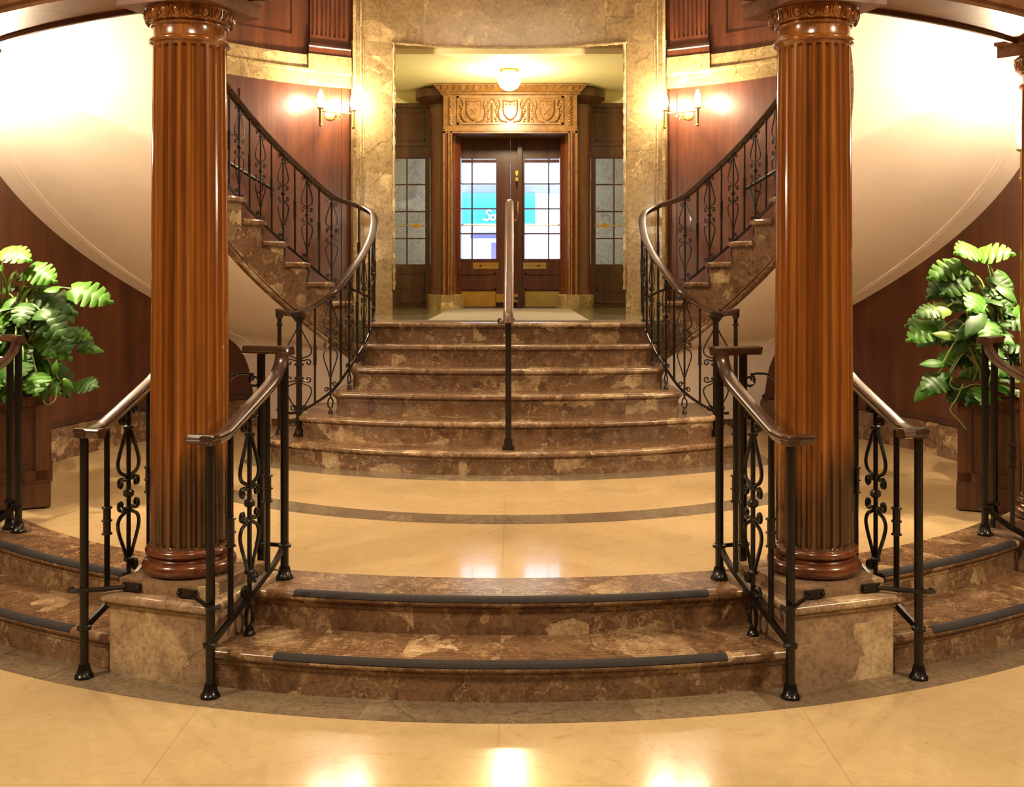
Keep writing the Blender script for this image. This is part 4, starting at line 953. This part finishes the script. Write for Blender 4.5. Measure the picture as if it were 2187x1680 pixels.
# ------------------------------------------------------------------ planters and plants
def planter(corner, d, w_, dp, h, label, s):
    d = Vector((*d, 0)).normalized(); l = Vector((-d.y, d.x, 0))*(1 if s < 0 else -1)
    c = Vector((*corner, 0.32))+d*dp/2+l*w_/2; rz = math.atan2(d.y, d.x)-PI/2
    t = thing('wooden_planter', label, 'planter', c, 'panelled wooden planters by the curved wall')
    mb = MB(); mb.box((c.x, c.y, 0.32+h/2), (w_-0.03, dp-0.03, h-0.02), rz); mb.box((c.x, c.y, 0.32+0.02), (w_-0.1, dp-0.1, 0.04), rz); mb.build('body', M['planter'], t, False)
    mb = MB(); mb.box((c.x, c.y, 0.32+0.075), (w_+0.02, dp+0.02, 0.13), rz); mb.box((c.x, c.y, 0.32+0.15), (w_, dp, 0.03), rz); mb.build('base_moulding', M['planter'], t, False)
    mb = MB()
    for o, z, hh in ((0.0, h-0.075, 0.014), (0.012, h-0.055, 0.02), (0.005, h-0.035, 0.014), (0.024, h-0.014, 0.028)): mb.box((c.x, c.y, 0.32+z), (w_+o, dp+o, hh), rz)
    mb.build('rim_moulding', M['planter'], t, False)
    def panel(cc, u, W):
        # raised stiles around a sunk panel on one face
        mb = MB(); u = Vector(u); z0, z1 = 0.32+0.165, 0.32+h-0.09; n_ = Vector((u.y, -u.x, 0)); a = math.atan2(u.y, u.x)
        for q, ww in ((-W/2+0.03, 0.06), (W/2-0.03, 0.06)): p = cc+u*q; mb.box((p.x, p.y, (z0+z1)/2), (ww, 0.03, z1-z0), a)
        for z in (z0+0.025, z1-0.03): mb.box((cc.x, cc.y, z), (W, 0.03, 0.055), a)
        mb.box((cc.x, cc.y, (z0+z1)/2), (W-0.2, 0.008, z1-z0-0.18), a)
        mb.build('side_panel', M['planter'], t, False)
    panel(c-d*(dp/2-0.012), l, w_-0.02); panel(c-l*(w_/2-0.012), d, dp-0.02); panel(c+l*(w_/2-0.012), d, dp-0.02)
    mb = MB(); mb.box((c.x, c.y, 0.32+h-0.02), (w_-0.06, dp-0.06, 0.02), rz); mb.build('soil', M['soil'], t, False)
    return c
cL = planter((-2.61, 6.10), (-0.401, 0.916), 0.40, 0.42, 0.735, 'dark panelled wooden planter holding the monstera at the left edge', -1)
cR = planter((2.565, 6.05), (0.40, 0.916), 0.40, 0.42, 0.735, 'dark panelled wooden planter holding the trailing plant at the right edge', 1)
planter((-2.93, 6.86), (-0.43, 0.90), 0.24, 0.24, 0.70, 'smaller wooden planter tucked behind the left planter', -1)
planter((2.89, 6.82), (0.43, 0.90), 0.24, 0.24, 0.70, 'smaller wooden planter tucked behind the right planter', 1)
def leaf_mesh(p, f, nrm, L, W, notch, droop=0.25, cup=0.15):
    f = Vector(f).normalized(); nrm = Vector(nrm); nrm = (nrm-f*nrm.dot(f)).normalized(); sd = f.cross(nrm); mb = MB(); rows = []
    N = 30 if notch else 12
    for i in range(N+1):
        t = i/N
        wv = W*(math.sin(PI*min(1, (t*0.93+0.07)))**0.7)*(1.15-0.55*t) if t < 1 else 0.0
        if notch and 0.22 < t < 0.93 and ((t*5.3+0.15) % 1) > 0.72: wv *= 0.42
        c = Vector(p)+f*L*t-nrm*droop*L*t*t
        sh = 0.12*L*(1-t) if notch else 0.05*L
        row = []
        for u in (-1, -0.5, 0, 0.5, 1): row.append(c+sd*u*wv/2-nrm*cup*W*u*u*0.6+f*(abs(u)*sh*(0.4 if t > 0.1 else -1.2)))
        rows.append(row)
    mb.loft(rows, False, False); return mb
def plant(c, label, name, specs, seed, nfill, s, vines):
    rg = random.Random(seed); root = Vector((c.x, c.y, 1.04))
    t = thing(name, label, 'plant', root)
    sm = MB()
    def stem(p, bend=0.1):
        p = Vector(p); b_ = root+Vector((rg.uniform(-0.1, 0.1), rg.uniform(-0.1, 0.1), -0.02)); mid = b_*0.45+p*0.55+Vector((0, 0, 0.10+bend))
        sm.tube(cat_rom([b_, mid, p], 5), [0.007]*6+[0.005]*5, 5)
    for x, y, z, f, n_, L, W, notch, mt in specs:
        stem((x, y, z)); leaf_mesh((x, y, z), f, n_, L, W, notch).build('leaf', M[mt], t, True, 80)
    for i in range(nfill):
        a = rg.uniform(0, 2*PI); rr = rg.uniform(0.05, 0.34)*(1 if i % 3 else 0.6); z = 1.02+0.66*rg.random()**1.4
        rr *= 1.0-0.5*max(0, (z-1.3)/0.5)
        p = Vector((c.x-s*0.09+rr*math.cos(a), c.y-0.05+rr*math.sin(a)*0.8, z))
        if math.hypot(p.x, p.y-YC2) > 3.0:
            k = 3.0/math.hypot(p.x, p.y-YC2); p = Vector((p.x*k, YC2+(p.y-YC2)*k, p.z))
        a2 = a+rg.uniform(-0.6, 0.6); f = Vector((math.cos(a2)-0.0, math.sin(a2)*0.6-0.5, rg.uniform(-0.9, 0.15)))
        n_ = Vector((rg.uniform(-.4, .4), -0.75, 0.8)); big = rg.random() < 0.45
        L = rg.uniform(0.15, 0.22) if big else rg.uniform(0.08, 0.14)
        if i % 2: stem(p)
        # keep leaf tips off the wall
        e = p+f.normalized()*L
        if math.hypot(e.x, e.y-YC2) > 3.2: f.x *= -0.4; f.y = -abs(f.y)-0.4
        leaf_mesh(p, f, n_, L, L*(0.85 if big else 0.62), big, rg.uniform(0.15, 0.45)).build('leaf', M[rg.choice(['leaf', 'leaf', 'leaf', 'leaf_b'] if z > 1.1 else ['leaf', 'leaf_b'])], t, True, 80)
    for pts, lv in vines:
        sm.tube(cat_rom(pts, 4), 0.004, 5)
        for p, f, L, mt in lv: leaf_mesh(p, f, (0, -1, 0.35), L, L*0.62, False).build('leaf', M[mt], t, True, 80)
    sm.build('stems', M['stem'], t, True)
# points of the left plant (world): large split leaves reaching out over the platform
SL = [(-2.50, 6.15, 1.575, (0.95, -0.25, -0.15), (0.1, -0.8, 0.6), 0.25, 0.20, True, 'leaf_b'),
      (-2.70, 6.15, 1.56, (0.9, -0.3, -0.30), (0.0, -0.75, 0.7), 0.27, 0.20, True, 'leaf'),
      (-2.72, 6.10, 1.70, (0.75, -0.35, -0.25), (0.0, -0.75, 0.6), 0.19, 0.18, True, 'leaf_b'),
      (-2.87, 6.10, 1.80, (0.75, -0.4, -0.1), (0.1, -0.7, 0.75), 0.20, 0.18, True, 'leaf_b'),
      (-2.93, 6.10, 1.72, (-0.3, -0.5, -0.3), (0.0, -0.7, 0.7), 0.20, 0.20, True, 'leaf_b'),
      (-2.60, 6.08, 1.585, (0.5, -0.6, 0.0), (0.1, -0.6, 0.8), 0.10, 0.10, False, 'leaf_b'),
      (-2.56, 6.06, 1.37, (0.5, -0.3, -0.75), (0.3, -0.9, 0.3), 0.19, 0.17, True, 'leaf'),
      (-2.64, 6.06, 1.45, (0.6, -0.3, -0.5), (0.2, -0.8, 0.5), 0.22, 0.20, True, 'leaf')]
VL = [([(-2.62, 5.98, 1.06), (-2.58, 5.94, 0.98), (-2.55, 5.93, 0.93), (-2.50, 5.93, 0.96), (-2.49, 5.93, 1.03), (-2.46, 5.93, 1.07)],
       [((-2.46, 5.93, 1.07), (0.7, -0.2, -0.5), 0.075, 'leaf_b'), ((-2.50, 5.92, 1.10), (0.1, -0.2, 0.9), 0.075, 'leaf_b'), ((-2.57, 5.92, 1.05), (0.15, -0.2, -0.9), 0.09, 'leaf')])]
plant(cL, 'leafy green monstera with split leaves in the left planter', 'monstera_plant', SL, 11, 86, -1, VL)
SR = [(2.70, 6.10, 1.80, (-0.55, -0.5, 0.05), (0.0, -0.8, 0.6), 0.20, 0.18, True, 'leaf_b'),
      (2.70, 6.12, 1.78, (0.4, -0.5, 0.1), (0.0, -0.8, 0.6), 0.20, 0.19, True, 'leaf_b'),
      (2.60, 6.10, 1.72, (-0.75, -0.3, -0.2), (0.0, -0.8, 0.6), 0.22, 0.17, True, 'leaf_b'),
      (2.62, 6.10, 1.66, (-0.6, -0.4, -0.35), (0.0, -0.8, 0.6), 0.20, 0.20, True, 'leaf'),
      (2.50, 6.05, 1.47, (-0.9, -0.2, -0.15), (0.0, -0.8, 0.6), 0.17, 0.14, True, 'leaf_y'),
      (2.54, 6.03, 1.30, (-0.8, -0.2, 0.25), (0.1, -0.8, 0.5), 0.13, 0.06, False, 'leaf_y'),
      (2.46, 6.0, 1.16, (-0.95, -0.2, 0.1), (0.0, -0.7, 0.7), 0.13, 0.07, False, 'leaf_b'),
      (2.50, 6.0, 1.10, (-0.9, -0.2, -0.15), (0.0, -0.7, 0.7), 0.12, 0.06, False, 'leaf_b'),
      (2.48, 6.0, 1.04, (-0.85, -0.2, -0.35), (0.0, -0.7, 0.7), 0.12, 0.07, False, 'leaf_b'),
      (2.66, 5.95, 1.45, (-0.5, -0.5, -0.4), (0.0, -0.8, 0.6), 0.2, 0.11, False, 'leaf')]
VR = [([(2.72, 5.92, 1.02), (2.60, 5.90, 1.05), (2.50, 5.90, 1.02), (2.46, 5.90, 1.05), (2.47, 5.90, 1.09)], []),
      ([(2.54, 5.92, 1.05), (2.50, 5.91, 0.97), (2.46, 5.90, 0.91), (2.50, 5.90, 0.86), (2.55, 5.90, 0.80)], [])]
plant(cR, 'tall bushy green plant with pointed leaves in the right planter', 'potted_plant', SR, 23, 90, 1, VR)
